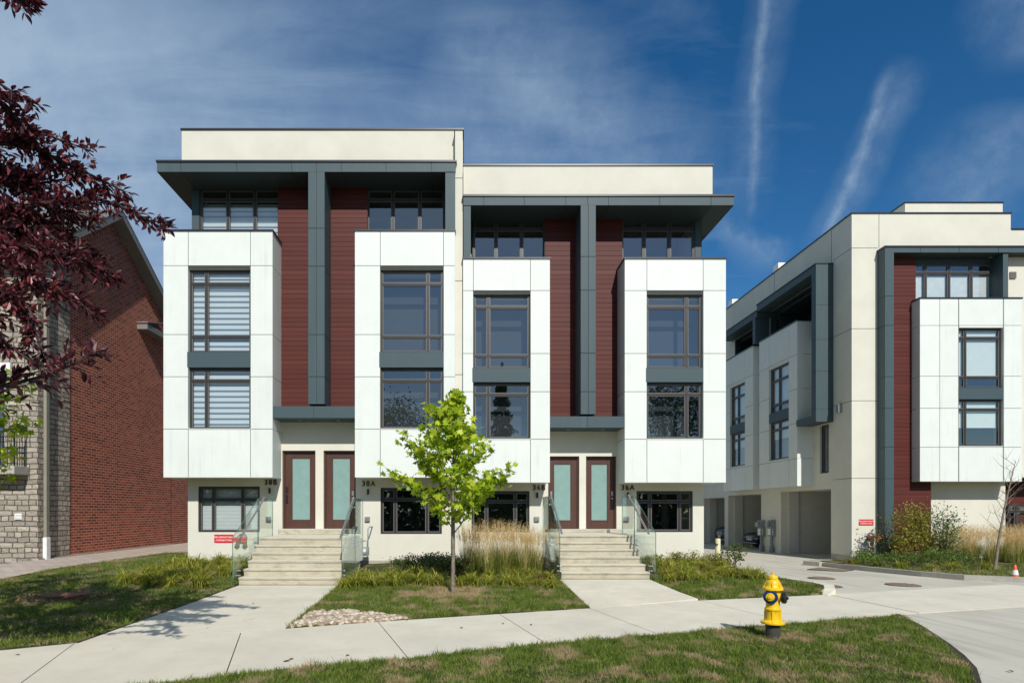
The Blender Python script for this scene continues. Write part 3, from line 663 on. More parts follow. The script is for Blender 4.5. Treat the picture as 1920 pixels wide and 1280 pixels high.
# ---------------------------------------------------------------- entry steps with glass guards
def steps(label, x0, x1, z0, zt, sillx, y0=14.2):
    s = thing('entry_steps', ((x0+x1)/2, y0, z0), label, 'steps', 'concrete entry steps of the townhouses')
    n = 6; h = (zt - z0) / n
    for i in range(n):
        ya = y0 + 0.28 * i; w_ = 0.0 if i else 0.02
        mb = MB(); mb.box(x0-w_, x1+w_, ya, 17.0, z0 + h*i, z0 + h*(i+1) - 0.05); mb.box(x0-w_-.004, x1+w_+.004, ya-0.022, 17.0, z0 + h*(i+1) - 0.05, z0 + h*(i+1))
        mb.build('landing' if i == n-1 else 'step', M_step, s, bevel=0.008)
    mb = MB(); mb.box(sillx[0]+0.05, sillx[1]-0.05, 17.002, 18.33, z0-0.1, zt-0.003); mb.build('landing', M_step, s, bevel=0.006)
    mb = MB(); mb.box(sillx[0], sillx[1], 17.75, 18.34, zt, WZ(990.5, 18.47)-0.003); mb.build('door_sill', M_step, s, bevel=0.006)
    return s
steps('weathered concrete steps up to the doors of 38', -5.31, -2.93, 0.0, 1.065, (-5.5, -3.5))
steps('cleaner concrete steps up to the doors of 36', 2.36, 4.42, 0.14, 1.122, (2.55, 4.72))
def guard(label, x, inside, zb, zl, y0=14.0, yl=15.75, ye=16.95):
    g_ = thing('glass_guard', (x, y0, zb), label, 'glass railing', 'frameless glass guards beside the entry steps')
    top0, top1 = zb + 1.10, zl + 1.02
    for name, poly in (('glass_panel', [(y0, zb-0.05), (yl-0.02, zb+0.25), (yl-0.02, top1), (y0, top0)]), ('glass_panel', [(yl+0.01, zb+0.35), (ye, zb+0.35), (ye, top1), (yl+0.01, top1)])):
        mb = MB(lambda p: (x + p[2], p[0], p[1])); mb.prism(poly, -0.007, 0.007)
        n = len(poly)
        gp = mb.build(name, M_guard, g_)
        ed = MB()
        for i in range(n):
            a, b = poly[i], poly[(i+1) % n]
            if i != 0: ed.tube([(x, a[0], a[1]), (x, b[0], b[1])], 0.0075, 4)
        ed.build('panel_edge', M_edge, gp)
    hx = x + inside * 0.09
    mb = MB(); mb.tube([(hx, y0+0.25, top0-0.02), (hx, yl+0.25, top1-0.02+0.06)], 0.024, 12)
    hr = mb.build('handrail', M_steel, g_, smooth=True)
    for f in (0.15, 0.8):
        y_ = y0+0.25 + f*(yl-y0); z_ = top0-0.02 + f*(top1-top0+0.06)
        b = MB(); b.tube([(hx, y_, z_-0.02), (hx, y_, z_-0.06), (x, y_, z_-0.07)], 0.009, 6); b.lathe([(0.022, -0.012), (0.022, 0.012)], (x, y_, z_-0.07), 'x', 12); b.build('bracket', M_steel, hr)
    for y_, z_ in ((y0+0.3, zb+0.18), (y0+0.3, zb+0.30), (yl-0.25, zl-0.12), (yl-0.25, zl-0.24), (yl+0.4, zl-0.12), (ye-0.3, zl-0.12)):
        b = MB(); b.lathe([(0.024, -0.02), (0.024, 0.07 if True else 0)], (x - (0 if inside > 0 else 0.05), y_, z_), 'x', 12); b.build('clamp', M_steel, g_)
    return g_
guard('glass guard left of the steps to 38, in front of the blinded window', -5.40, 1, 0.03, 1.065)
guard('glass guard right of the steps to 38, beside the gas meters', -2.84, -1, 0.03, 1.065)
guard('glass guard left of the steps to 36, behind the tall reed grass', 2.27, 1, 0.14, 1.122)
guard('glass guard right of the steps to 36, near the driveway side', 4.52, -1, 0.14, 1.122)

# ---------------------------------------------------------------- small things on the front walls
def number(txt, px, py, where):
    y = YW - 0.02
    for_ = text_mesh(txt, 0.22, M_dark, (WX(px, y), y, WZ(py, y)), name='house_number', depth=0.006, bold=0.003, spacing=1.22)
    tag(for_, 'black house number %s %s' % (txt, where), 'house number', 'black house numbers under the bays'); return for_
number('38B', 507.5, 904, 'beside the window with white blinds')
number('38A', 691, 906.5, 'right of the doors of 38')
number('36B', 1010.5, 914, 'left of the doors of 36')
number('36A', 1177, 914, 'right of the doors of 36')
for px, py, w in ((506.5, 919.5, 'under the number 38B'), (690.5, 921.5, 'under the number 38A'), (1007, 928, 'under the number 36B'), (1176.5, 927.5, 'under the number 36A')):
    x, z = WX(px, YW), WZ(py, YW); th = thing('wall_light', (x, YW, z), 'small black cylinder wall light ' + w, 'wall light', 'black wall lights below the house numbers')
    mb = MB(); mb.lathe([(0.03, -0.085), (0.03, 0.085)], (x, YW-0.06, z), 'z', 14); mb.build('light_body', M_dark, th)
    mb = MB(); mb.box(x-0.02, x+0.02, YW-0.04, YW-0.001, z-0.03, z+0.03); mb.build('mount', M_dark, th)
for px, w in ((504, 'on the wall left of the 38B door'), (689, 'on the wall below the number 38A'), (1006, 'on the wall left of the 36B door'), (1174, 'on the wall right of the 36A door')):
    x, z = WX(px, YW), WZ(972.5, YW); th = thing('outlet_box', (x, YW, z), 'small grey outlet box ' + w, 'outlet box', 'grey outlet boxes beside the doors')
    mb = MB(); mb.box(x-0.08, x+0.08, YW-0.07, YW-0.001, z-0.075, z+0.075); mb.build('box', M_grey, th, bevel=0.012)
    mb = MB(); mb.box(x-0.055, x+0.055, YW-0.078, YW-0.071, z-0.05, z+0.05); mb.build('cover', M_steel, th)
def fire_sign(x0, x1, z0, z1, y, label, m=M_red):
    th = thing('fire_connection_sign', ((x0+x1)/2, y, z0), label, 'sign', 'red fire department connection signs')
    mb = MB(); mb.box(x0, x1, y-0.012, y-0.002, z0, z1); b = mb.build('sign_board', m, th, bevel=0.002)
    h = z1 - z0
    for tx, fz_ in (('FIRE DEPARTMENT', 0.67), ('CONNECTION', 0.30)):
        text_mesh(tx, h*0.29, M_paper, ((x0+x1)/2, y-0.013, z0 + h*fz_), b, 'lettering', 0.001, bold=0.0008)
fire_sign(WX(402, YW), WX(438, YW), WZ(1017, YW), WZ(1001.5, YW), YW, 'red FIRE DEPARTMENT CONNECTION sign under the blinded ground window of 38')
fire_sign(WX(1610, 21.9), WX(1637.5, 21.9), WZ(984.5, 21.9), WZ(973, 21.9), 21.9, 'red FIRE DEPARTMENT CONNECTION sign on the corner of the right building')
# siamese fire connection
def siamese(x, y, z, label):
    th = thing('fire_hose_connection', (x, y, z), label, 'fire connection')
    mb = MB(); mb.lathe([(0.15, -0.02), (0.15, 0.0), (0.145, 0.0)], (x, y-0.002, z), 'y', 24); mb.tube([(x, y-0.02, z), (x, y-0.14, z)], 0.07, 14); mb.tube([(x-0.11, y-0.14, z), (x+0.11, y-0.14, z)], 0.055, 14); mb.build('flange', M_steel, th)
    for s_ in (-1, 1):
        mb = MB(); mb.tube([(x+s_*0.10, y-0.14, z), (x+s_*0.12, y-0.24, z-0.04)], 0.06, 14); mb.lathe([(0.075, -0.03), (0.08, -0.01), (0.08, 0.02), (0.0, 0.03)], (x+s_*0.12, y-0.26, z-0.045), 'y', 18); mb.build('hose_cap', MATS['red_sign'], th)
siamese(WX(455, YW), YW, WZ(1008, YW), 'red capped fire hose connection behind the left glass guard of 38')
siamese(WX(1629, 21.9)+.05, 21.9, WZ(1005, 21.9), 'red capped fire hose connection below the sign on the right building')
# gas meters
def gas_meter(x, label, z=0.42, y=17.9):
    th = thing('gas_meter', (x, y, 0.25), label, 'gas meter', 'grey gas meters right of the 38 steps')
    mb = MB(); mb.box(x-0.12, x+0.12, y-0.11, y+0.05, z, z+0.26); mb.lathe([(0.12, -0.125), (0.12, -0.11), (0.09, -0.14)], (x, y, z+0.14), 'y', 18); mb.build('meter_case', M_grey, th, bevel=0.03)
    mb = MB(); mb.lathe([(0.055, -0.15), (0.055, -0.12)], (x, y, z+0.17), 'y', 16); mb.build('dial', M_paper, th)
    mb = MB(); mb.tube([(x-0.09, y-0.02, z+0.26), (x-0.09, y-0.02, z+0.42), (x+0.02, y-0.02, z+0.46)], 0.018)
    mb.tube([(x+0.09, y-0.02, z+0.24), (x+0.09, y-0.02, z+0.80), (x+0.13, y, z+0.86), (x+0.15, YW+0.02, z+0.86)], 0.018); mb.tube([(x-0.2, y, 0.15), (x-0.2, y, z+0.42), (x-0.09, y-0.02, z+0.44)], 0.022)
    mb.build('gas_pipe', M_grey, th, smooth=True)
    mb = MB(); mb.lathe([(0.0, -0.03), (0.085, -0.02), (0.09, 0.0), (0.085, 0.02), (0.0, 0.03)], (x-0.14, y-0.03, z+0.44), 'y', 18); mb.build('regulator', M_grey, th, smooth=True)
gas_meter(WX(657, 18.05), 'grey gas meter nearer the 38 steps, behind glass')
gas_meter(WX(686, 18.05), 'grey gas meter farther right of the 38 steps, over the daylilies')
# ---------------------------------------------------------------- right building (same development, turned round the driveway)
YB = 21.9; XB = WX(1597, YB); YBB = 21.5
def bx(px): return WX(px, YBB)
def bz(py): return WZ(py, YBB)
TS = lambda p: (XB + p[1], -p[0], p[2])          # side wall frame: u = -y, v = into the building
def su(px, X=None): return -((X if X is not None else XB) * F / (px - VX))
def sz(py, px, X=None): return E + (VY - py) * (-su(px, X)) / F
B = thing('corner_townhouse', (18, YB, 0), 'white, cream and red corner townhouse block on the right with open carports along the driveway', 'townhouse')
ztop = WZ(401, YB); zcan = WZ(465, YB)
g1 = (-26.78, -23.13, -0.3, 2.62); g2 = (-32.1, -28.55, -0.3, 2.58); g3 = (-35.4, -32.55, -0.3, 2.50)
sw = (su(1537), su(1554), 3.25, 5.16)
mb = MB(TS); wallholes(mb, -44, -YB, -0.3, ztop, 0.0, 0.3, [g1, g2, g3, sw, (-27.70, -23.27, bz(598)+0.03, 10.955), (-31.3, -28.02, bz(598)-0.1, 10.70)])
mb.T = None
mb.box(XB+0.3, WX(1646, YB), YB, YB+0.25, -0.3, ztop)                                 # pier at the corner
mb.box(WX(1646, YB), WX(1895, YB), YB, YB+0.25, zcan-0.3, ztop); 
mb.box(WX(1895, YB), 27, YB, YB+0.25, zcan-0.3, WZ(431, YB)); mb.box(WX(1874, YB), 27, YB+0.02, YB+0.25, 3.0, zcan-0.3)
mb.box(WX(1731, 22.3), WX(1885, 22.3), 22.3, 22.6, -0.3, 3.4)
mb.box(27.0, 27.3, YB, 44, -0.3, zcan); mb.box(XB+0.3, 27, 43.7, 44, -0.3, ztop-0.5)
mb.box(XB+0.31, 20, YB+0.3, 43.7, ztop-0.6, ztop-0.45); mb.box(XB+1.9, 26.9, YB+2.2, YB+2.4, -0.3, zcan)
mb.build('wall', M_cream, B)
# joints scored in the stucco
mb = MB(TS)
for px in (1559, 1452): u = su(px); mb.box(u-0.01, u+0.01, -0.003, 0.001, 9.6 if px > 1500 else 11.0, ztop-0.02)
for z_ in (WZ(465, YB), WZ(616, YB), WZ(751, YB), WZ(896, YB)):
    mb.box(-23.0, -YB, -0.003, 0.001, z_-0.008, z_+0.008)
mb.T = None
for z_ in (WZ(465, YB), WZ(616, YB), WZ(751, YB), WZ(896, YB)): mb.box(XB, WX(1646, YB)-0.01, YB-0.003, YB+0.001, z_-0.008, z_+0.008)
mb.box(WX(1648, YB)-0.008, WX(1648, YB)+0.008, YB-0.003, YB+0.001, zcan, ztop-0.02); build_each(mb, 'wall_joint', M_joint, B)
mb = MB(); c = 0.03
mb.box(XB-c, WX(1895, YB)+c, YB-c, YB+0.3, ztop, ztop+0.05); mb.box(XB-c, XB+0.33, YB+0.3, 44, ztop, ztop+0.05); mb.box(WX(1895, YB)+c, 27, YB-c, YB+0.3, WZ(431, YB), WZ(431, YB)+0.05); mb.build('flashing', M_cap, B)
mb = MB(); mb.box(XB-0.02, XB+0.1, YB+0.02, 23.1, -0.35, 0.12); mb.build('foundation', M_kerb, B)
# rooftop stair hut and vents
mb = MB(); px0, px1 = WX(1697, 25), WX(1880, 25); pz = WZ(381, 25); mb.box(px0, px1, 25, 30, 12, pz); hut = mb.build('roof_hut', M_cream, B)
mb = MB(); mb.box(px0-.03, px1+.03, 24.97, 30, pz, pz+0.05); mb.build('flashing', M_cap, hut)
for y_ in (30.3, 35.5):
    mb = MB(); x_ = 16.0; mb.box(x_, x_+0.5, y_, y_+0.5, 12.0, 14.35); mb.box(x_+.5, x_+1.6, y_, y_+0.5, 12.0, 14.05); mb.build('roof_vent_stack', M_paper, B)
# front: red siding, fin, canopy, column, top windows
f0, f1 = WX(1659.5, YBB), WX(1676, YBB); sof = bz(473); ctop = bz(463.5)
mb = MB(); boards(mb, f0+0.02, 17.16, YB, -0.1, bz(600)); boards(mb, f0+0.02, 16.6, YB, bz(600), sof)
mb.box(f0, 17.15, YB+0.012, YB+0.2, -0.3, bz(600)-.01, 1); mb.box(f0, 16.6, YB+0.012, YB+0.15, bz(600)-.01, sof, 1); mb.build('siding', [M_red_siding, M_joint], B)
mb = MB(); zl = [-0.3] + [bz(k) for k in (897, 838, 765, 706, 610, 555)] + [sof]
mb.box(f0+0.012, f1-0.002, YBB+0.014, YB, -0.3, sof, 1); panels(mb, [f0, f1], zl, YBB+0.012)
for a, b in zip(zl, zl[1:]): mb.box(f0, f0+0.013, YBB+0.012, YB-0.001, a+.008, b-.008)
mb.build('fin', [M_slate, M_joint], B)
mb = MB(); mb.box(f0+0.01, 21.5, YBB+0.014, YB-0.001, sof, ctop, 1); panels(mb, [f0] + [bx(p) for p in (1725.5, 1798.5, 1872)] + [21.5], [sof-0.004, ctop], YBB+0.012)
mb.box(f0, f0+0.013, YBB+0.012, YB-0.001, sof-0.004, ctop); mb.box(f0+0.02, bx(1874), YBB+0.02, YB+0.4, sof-0.006, sof+0.01, 2)
cn = mb.build('canopy', [M_slate, M_joint, M_soffit], B)
mb = MB(); mb.box(f0-0.03, 21.5, YBB-0.03, YB-0.001, ctop, ctop+0.05); mb.build('flashing', M_cap, cn)
mb = MB(); mb.box(WX(1864, 21.9)+0.01, WX(1874, 21.9), YB-0.35, YB+0.3, bz(560), sof-0.008); mb.build('column', M_slate, B)
window(B, 16.6, WX(1864, 22.0), bz(558)-0.4, WZ(494, 22.0), 22.0, [WX(p, 22.0) for p in (1736, 1780, 1822)], [WZ(511, 22.0)], blind=(bz(600), WZ(515, 22)), blind_mat=M_curtain, label='four-pane top window with white curtains')
mb = MB(); mb.box(16.6, WX(1874, YB), 22.02, 22.2, WZ(494, 22.0), sof); mb.build('window_header', M_soffit, B)
mb = MB(); vx, vz = WX(1899, YB), WZ(516, YB); mb.box(vx-0.11, vx+0.11, YB-0.03, YB+0.02, vz-0.12, vz+0.12)
for k in range(5): mb.box(vx-0.09, vx+0.09, YB-0.045, YB-0.03, vz-0.09+k*0.04, vz-0.075+k*0.04)
mb.build('wall_vent', M_eave, B)
# front bay
def bay_b(T, x0, x1, z0, z1, yf, yw, hole, xs, zs, mull, us, lo, band, shade=None, root=B):
    mb = MB(T); y = yf+0.012; hx0, hx1, hz0, hz1 = hole
    wallholes(mb, x0+0.012, x1-0.012, z0+0.012, z1-0.002, y, yf+0.22, [hole], 1, 0)
    xs2 = sorted(set(xs + [hx0, hx1]))
    for i in range(len(xs2)-1):
        for j in range(len(zs)-1):
            a, b, c_, d = xs2[i], xs2[i+1], zs[j] + (0.008 if j else 0), zs[j+1] - (0.008 if j < len(zs)-2 else 0)
            mx = (a+b)/2; a += 0.008*(i > 0); b -= 0.008*(i < len(xs2)-2)
            if hx0 < mx < hx1:
                if c_ < hz0: mb.box(a, b, yf, yf+0.014, c_, min(d, hz0))
                if d > hz1: mb.box(a, b, yf, yf+0.014, max(c_, hz1), d)
            else: mb.box(a, b, yf, yf+0.014, c_, d)
    for j in range(len(zs)-1):
        c_, d = zs[j] + (0.008 if j else 0), zs[j+1] - (0.008 if j < len(zs)-2 else 0)
        mb.box(x0, x0+0.013, yf+0.014, yw, c_, d); mb.box(x1-0.013, x1, yf+0.014, yw, c_, d)
    mb.box(x0+0.014, x0+0.2, yf+0.22, yw, z0+0.014, z1-0.003, 1); mb.box(x1-0.2, x1-0.014, yf+0.22, yw, z0+0.014, z1-0.003, 1)
    mb.box(x0+0.002, x1-0.002, yf+0.014, yw-0.003, z0, z0+0.011); mb.box(x0+0.2, x1-0.2, yf+0.22, yw, z1-1.1, z1-0.95)
    bay = mb.build('bay', [M_white, M_joint], root)
    mb = MB(T); mb.box(x0-.025, x1+.025, yf-.025, yf+0.25, z1, z1+0.05); mb.box(x0-.025, x0+.2, yf+.25, yw+.05, z1, z1+.05); mb.box(x1-.2, x1+.025, yf+.25, yw+.05, z1, z1+.05); mb.build('flashing', M_cap, bay)
    mb = MB(T); mb.box(hx0-0.01, hx1, yf-0.004, yf+0.13, band[0], band[1]); mb.build('spandrel_band', M_slate, bay)
    window(root, hx0, hx1, band[1], hz1, yf+0.09, [mull], us, T=T, blind=(shade[0], hz1-0.06) if shade else None, blind_mat=M_shade)
    window(root, hx0, hx1, hz0, band[0], yf+0.09, [mull], [lo], T=T, blind=(shade[1], band[0]-0.06) if shade else None, blind_mat=M_shade)
    return bay
zsB = [bz(p) for p in (902, 838, 765, 705, 610, 560)]
bay_b(None, bx(1725), bx(1916), bz(902), bz(560), YBB, 22.3, (bx(1798), bx(1881), bz(836), bz(614)), [bx(1725), bx(1762), bx(1797), bx(1882), bx(1916)], zsB, bx(1814), [bz(632), bz(706)], bz(766.5), (bz(748), bz(727)), (bz(706), bz(800)))
# low garden window in the next red recess
mb = MB(); X0 = WX(1886, 22.8); boards(mb, X0, 24, 22.8, -0.1, 3.2); mb.box(X0, 24, 22.81, 23.0, -0.3, 3.2, 1); mb.build('siding', [M_red_siding, M_joint], B)
window(B, WX(1895, 22.6), 22.5, WZ(993, 22.6), WZ(945, 22.6), 22.68, [WX(1908, 22.6)+.02, 21.7], [WZ(958, 22.6)], room=None)
# side bays, canopy and fins over the driveway
XS = 13.62 - XB                                                 # bay face, in side coordinates
def zz_side(p): return bz(p)
zS = [bz(902)+0.02, bz(840), bz(765), bz(705), bz(640), 9.47]
for ua, ub, wa, wb in ((-27.45, -24.34, su(1442, 13.62), su(1478.7, 13.62)), (-31.2, -28.05, su(1369, 13.62), su(1396.6, 13.62))):
    bay_b(TS, ua, ub, 2.78, 9.49, XS, 0.3, (wa, wb, 3.98, 8.02), [ua, wa, wb, ub], [2.78, 3.9, 5.35, 6.75, 8.15, 9.49], wa + (wb-wa)*0.42, [7.45, 6.4], 5.3, (5.65, 6.05), (6.5, 4.9))
for ua, ub, zc in ((-27.6, -22.98, 11.25), (-31.6, -27.62, 11.0)):
    mb = MB(TS); mb.box(ua, ub, XS-0.04, 0.35, zc-0.28, zc, 0); cp = mb.build('side_canopy', M_slate, B)
    mb = MB(TS); mb.box(ua-.02, ub+.02, XS-0.07, -0.001, zc, zc+0.04); mb.build('flashing', M_cap, cp)
    mb = MB(TS)
    if zc > 11.1:
        mb.box(-23.27, -22.98, XS-0.04, -0.001, WZ(790, 22.98), zc-0.28, 0)
        for k in (897-328, 640, 706, 780): pass
        for zk in (WZ(571, 22.98), WZ(636, 22.98), WZ(705, 22.98)+.2, WZ(767, 22.98)): mb.box(-23.275, -22.975, XS-0.045, -0.0005, zk-0.007, zk+0.007, 1)
        mb.box(-24.34, -23.27, XS-0.04, -0.001, WZ(790, 22.98), WZ(790, 22.98)+0.25, 0)
    else: mb.box(-28.0, -27.75, XS-0.04, -0.001, 9.55, zc-0.28, 0)
    mb.build('side_fin', [M_slate, M_joint], B)
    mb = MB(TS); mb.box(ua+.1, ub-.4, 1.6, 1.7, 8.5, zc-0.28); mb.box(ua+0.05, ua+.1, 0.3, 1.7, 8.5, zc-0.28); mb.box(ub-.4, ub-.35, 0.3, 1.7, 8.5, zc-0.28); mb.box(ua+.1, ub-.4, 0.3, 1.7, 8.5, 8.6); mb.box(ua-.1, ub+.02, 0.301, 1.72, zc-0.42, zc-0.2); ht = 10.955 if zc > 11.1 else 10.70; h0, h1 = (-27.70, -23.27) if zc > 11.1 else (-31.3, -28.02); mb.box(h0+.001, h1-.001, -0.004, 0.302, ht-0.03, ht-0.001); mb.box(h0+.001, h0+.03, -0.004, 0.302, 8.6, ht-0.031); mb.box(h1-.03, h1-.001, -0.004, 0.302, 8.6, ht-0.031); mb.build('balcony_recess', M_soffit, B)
window(B, sw[0], sw[1], sw[2], sw[3], 0.08, [], [], T=TS)
for i, g_ in enumerate((g1, g2, g3)):
    a, b, c_, d = g_; r_ = MB(TS); y0_, y1_ = 0.3, 6.2
    r_.quad((a,y1_,c_),(b,y1_,c_),(b,y1_,d),(a,y1_,d)); r_.quad((a,y0_,c_),(a,y1_,c_),(a,y1_,d),(a,y0_,d)); r_.quad((b,y1_,c_),(b,y0_,c_),(b,y0_,d),(b,y1_,d)); r_.quad((a,y0_,d),(a,y1_,d),(b,y1_,d),(b,y0_,d))
    r_.box(a+0.001, a+0.10, 0.31, 0.75, c_, d-0.001); r_.box(b-0.10, b-0.001, 0.31, 0.75, c_, d-0.001)
    r_.quad((a,y1_,-0.125),(a,y0_-.29,-0.125),(b,y0_-.29,-0.125),(b,y1_,-0.125), 1)
    r_.build('carport', [M_garage, M_drive], B)
x_, y_, z_ = XB, 15960/(1576-VX), WZ(766, 15960/(1576-VX))
th = thing('wall_lamp', (x_, y_, z_), 'small grey box wall lamp on the driveway side of the right building', 'wall lamp')
mb = MB(); mb.box(x_-0.14, x_-0.001, y_-0.09, y_+0.09, z_-0.16, z_+0.16); mb.build('lamp_housing', M_grey, th, bevel=0.01)
mb = MB(); mb.box(x_-0.10, x_-0.03, y_-0.10, y_-0.091, z_-0.10, z_+0.12); mb.build('lamp_glass', M_lamp, th)
for px, w in ((1432, 'nearer the parked black car'), (1451, 'nearer the first open carport')):
    y_ = -su(px); z_ = sz(990, px); th = thing('electric_meter', (XB-0.12, y_, -0.1), 'grey electric meter on its conduit between the carports, ' + w, 'electric meter', 'electric meters between the carports')
    mb = MB(); mb.box(XB-0.22, XB-0.002, y_-0.17, y_+0.17, z_-0.36, z_+0.38); mb.build('meter_case', M_grey, th, bevel=0.015)
    mb = MB(); mb.lathe([(0.13, -0.12), (0.13, -0.02), (0.11, 0.0)][::1], (XB-0.24, y_, z_+0.18), 'x', 18); mb.build('meter_glass', M_lamp, th)
    mb = MB(); mb.box(XB-0.225, XB-0.22, y_-0.12, y_+0.12, z_-0.30, z_-0.02); mb.box(XB-0.16, XB-0.13, y_-0.18, y_-0.171, z_-0.3, z_-.02); mb.build('meter_label', M_paper, th)
    mb = MB(); mb.tube([(XB-0.11, y_, -0.2), (XB-0.11, y_, z_-0.35)], 0.06, 12); mb.lathe([(0.10, -0.12), (0.10, 0.12), (0.06, 0.2)], (XB-0.11, y_, 0), 'z', 14); mb.build('conduit', M_grey, th, smooth=True)

# ---------------------------------------------------------------- left neighbour: brick and ashlar house with a gable end
XN = -13.36; yc, ys, ye = 18.75, 20.27, 27.3; ze, zr, yr = 9.95, 12.85, 22.6
N = thing('brick_house', (-15, yc, 0.2), 'red brick and grey stone neighbouring house with a steep gable on the left', 'house')
def gable(y0, y1, x, m):
    pts = [(y0, 0.0), (y1, 0.0)]
    roof = lambda y: ze + (zr-ze)*(y-yc)/(yr-yc) if y < yr else zr - (zr-ze)*(y-yr)/(ye-yr)
    pts.append((y1, roof(y1)))
    if y0 < yr < y1: pts.append((yr, zr))
    pts.append((y0, roof(y0))); mb = MB(lambda p: (p[2], p[0], p[1])); mb.prism(pts, x-0.3, x); return mb
gable(yc, ys, XN+0.02, M_stone).build('stone_wall', M_stone, N)
gable(ys, ye, XN, M_brick).build('brick_wall', M_brick, N)
mb = MB(); mb.box(XN-4, XN-0.02, ye, 36, 0, 5.5); mb.build('rear_wing', M_brick, N)
mb = MB(); wallholes(mb, -22, XN-0.28, 0, ze, yc+0.002, yc+0.3, [(-15.7, -14.40, 3.15, 6.15)]); mb.build('stone_wall', M_stone, N)
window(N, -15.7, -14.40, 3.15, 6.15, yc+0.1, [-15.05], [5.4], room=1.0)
mb = MB(); mb.box(-15.9, -14.18, yc-0.05, yc+0.12, 6.15, 6.40); mb.build('window_lintel', M_paper, N)
mb = MB(); mb.box(-16.0, -13.62, yc-0.62, yc+0.001, 2.88, 3.13); bal = mb.build('balcony_slab', M_kerb, N, bevel=0.01)
mb = MB()
for k in range(22): x_ = -16.0 + k*0.112; mb.tube([(x_, yc-0.55, 3.13), (x_, yc-0.55, 4.15)], 0.010, 5)
for z_ in (3.22, 4.02, 4.18): mb.box(-16.0, -13.66, yc-0.565, yc-0.535, z_-0.012, z_+0.012)
for k in range(10):
    x_ = -15.9 + k*0.224; mb.tube([(x_+0.05*math.cos(a), yc-0.55, 4.10+0.05*math.sin(a)) for a in np.linspace(0, 6.283, 9)], 0.007, 4)
for k in range(5): mb.tube([(-13.67, yc-0.55+k*0.11, 3.13), (-13.67, yc-0.55+k*0.11, 4.18)], 0.010 if k else 0.022, 5)
mb.box(-13.685, -13.655, yc-0.55, yc, 4.168, 4.192); mb.build('balcony_railing', M_dark, bal)
mb = MB(); x_, z_ = WX(35, yc), WZ(968, yc); mb.box(x_-0.11, x_+0.11, yc-0.03, yc+0.001, z_-0.10, z_+0.10)
for k in range(4): mb.box(x_-0.09, x_+0.09, yc-0.05, yc-0.03, z_-0.08+k*0.045, z_-0.06+k*0.045)
mb.build('wall_vent', M_paper, N)
# roof: two slopes with a 0.45 m overhang, grey metal bargeboard and soffit
sl1 = (zr-ze)/(yr-yc); sl2 = (zr-ze)/(ye-yr); ov = 0.5
mb = MB(); x0, x1 = -26, XN+ov
ya, za = yc-0.55, ze-0.55*sl1; yb, zb = ye+0.5, ze-0.5*sl2; th_ = 0.05
def slab(mb, p, q, x0, x1, h0, h1, m=0):
    (y0, z0), (y1, z1) = p, q
    mb.add([(x0,y0,z0+h0),(x1,y0,z0+h0),(x1,y1,z1+h0),(x0,y1,z1+h0),(x0,y0,z0+h1),(x1,y0,z0+h1),(x1,y1,z1+h1),(x0,y1,z1+h1)], [(0,3,2,1),(4,5,6,7),(0,1,5,4),(1,2,6,5),(2,3,7,6),(3,0,4,7)], m)
for p, q in (((ya, za), (yr, zr)), ((yr, zr), (yb, zb))):
    slab(mb, p, q, x0, x1, 0.22, 0.30, 0)
rf = mb.build('roof', [M_shingle], N)
mb = MB()
for p, q in (((ya, za), (yr, zr)), ((yr, zr), (yb, zb))):
    slab(mb, p, q, x1-0.04, x1-0.005, -0.02, 0.22, 0); slab(mb, p, q, XN-0.3, x1-0.04, 0.02, 0.06, 0)
mb.box(x0, x1, ya-0.02, ya+0.03, za+0.0, za+0.26); mb.build('bargeboard', M_eave, rf)
mb = MB(); mb.box(XN-0.3, XN+0.42, 24.5, 27.9, 9.22, 9.46); slab(mb, (24.45, 9.46), (26.2, 9.95), XN-0.3, XN+0.46, 0, 0.05); mb.build('eave_return', M_eave, rf)
mb = MB(); yp = 19.05
mb.box(XN+0.03, XN+0.13, yp-0.075, yp+0.075, 0.9, 9.0); mb.box(XN+0.03, XN+0.45, yp-0.07, yp+0.07, 9.0, 9.2)
dp = mb.build('downpipe', M_pipe, N, bevel=0.01); mb = MB(); mb.box(XN+0.02, XN+0.15, yp-0.10, yp+0.10, 0.18, 0.92); mb.build('pipe_boot', M_paper, dp, bevel=0.02)

# ---------------------------------------------------------------- ground
gs = sheet('ground', [(-400, -400), (400, -400), (400, 400), (-400, 400)], lambda x, y: -0.30, M_lawng, 200)
sheet('street', [(-120, -45), (120, 43), (120, 33.5), (-120, -54.5)], lambda x, y: -0.20, M_asphalt, 60) if False else None
far = [(-14, 4.75), (-5.83, 7.52), (-5.16, 7.94), (-3.22, 8.67), (-2.64, 8.92), (-1.35, 9.48), (2.29, 10.79), (4.65, 11.74), (7.69, 12.56), (13.0, 14.3)]
near = [(-14, 2.0), (-3.10, 6.11), (-2.5, 6.45), (-1.10, 7.02), (-0.66, 7.15), (1.1, 7.94), (2.79, 8.52), (3.86, 8.89), (6.1, 9.66), (7.37, 10.16), (14.5, 12.2)]
def along(pl, x):
    for (a, b), (c_, d) in zip(pl, pl[1:]):
        if a <= x <= c_: return b + (d-b)*(x-a)/(c_-a)
    return pl[0][1] if x < pl[0][0] else pl[-1][1]
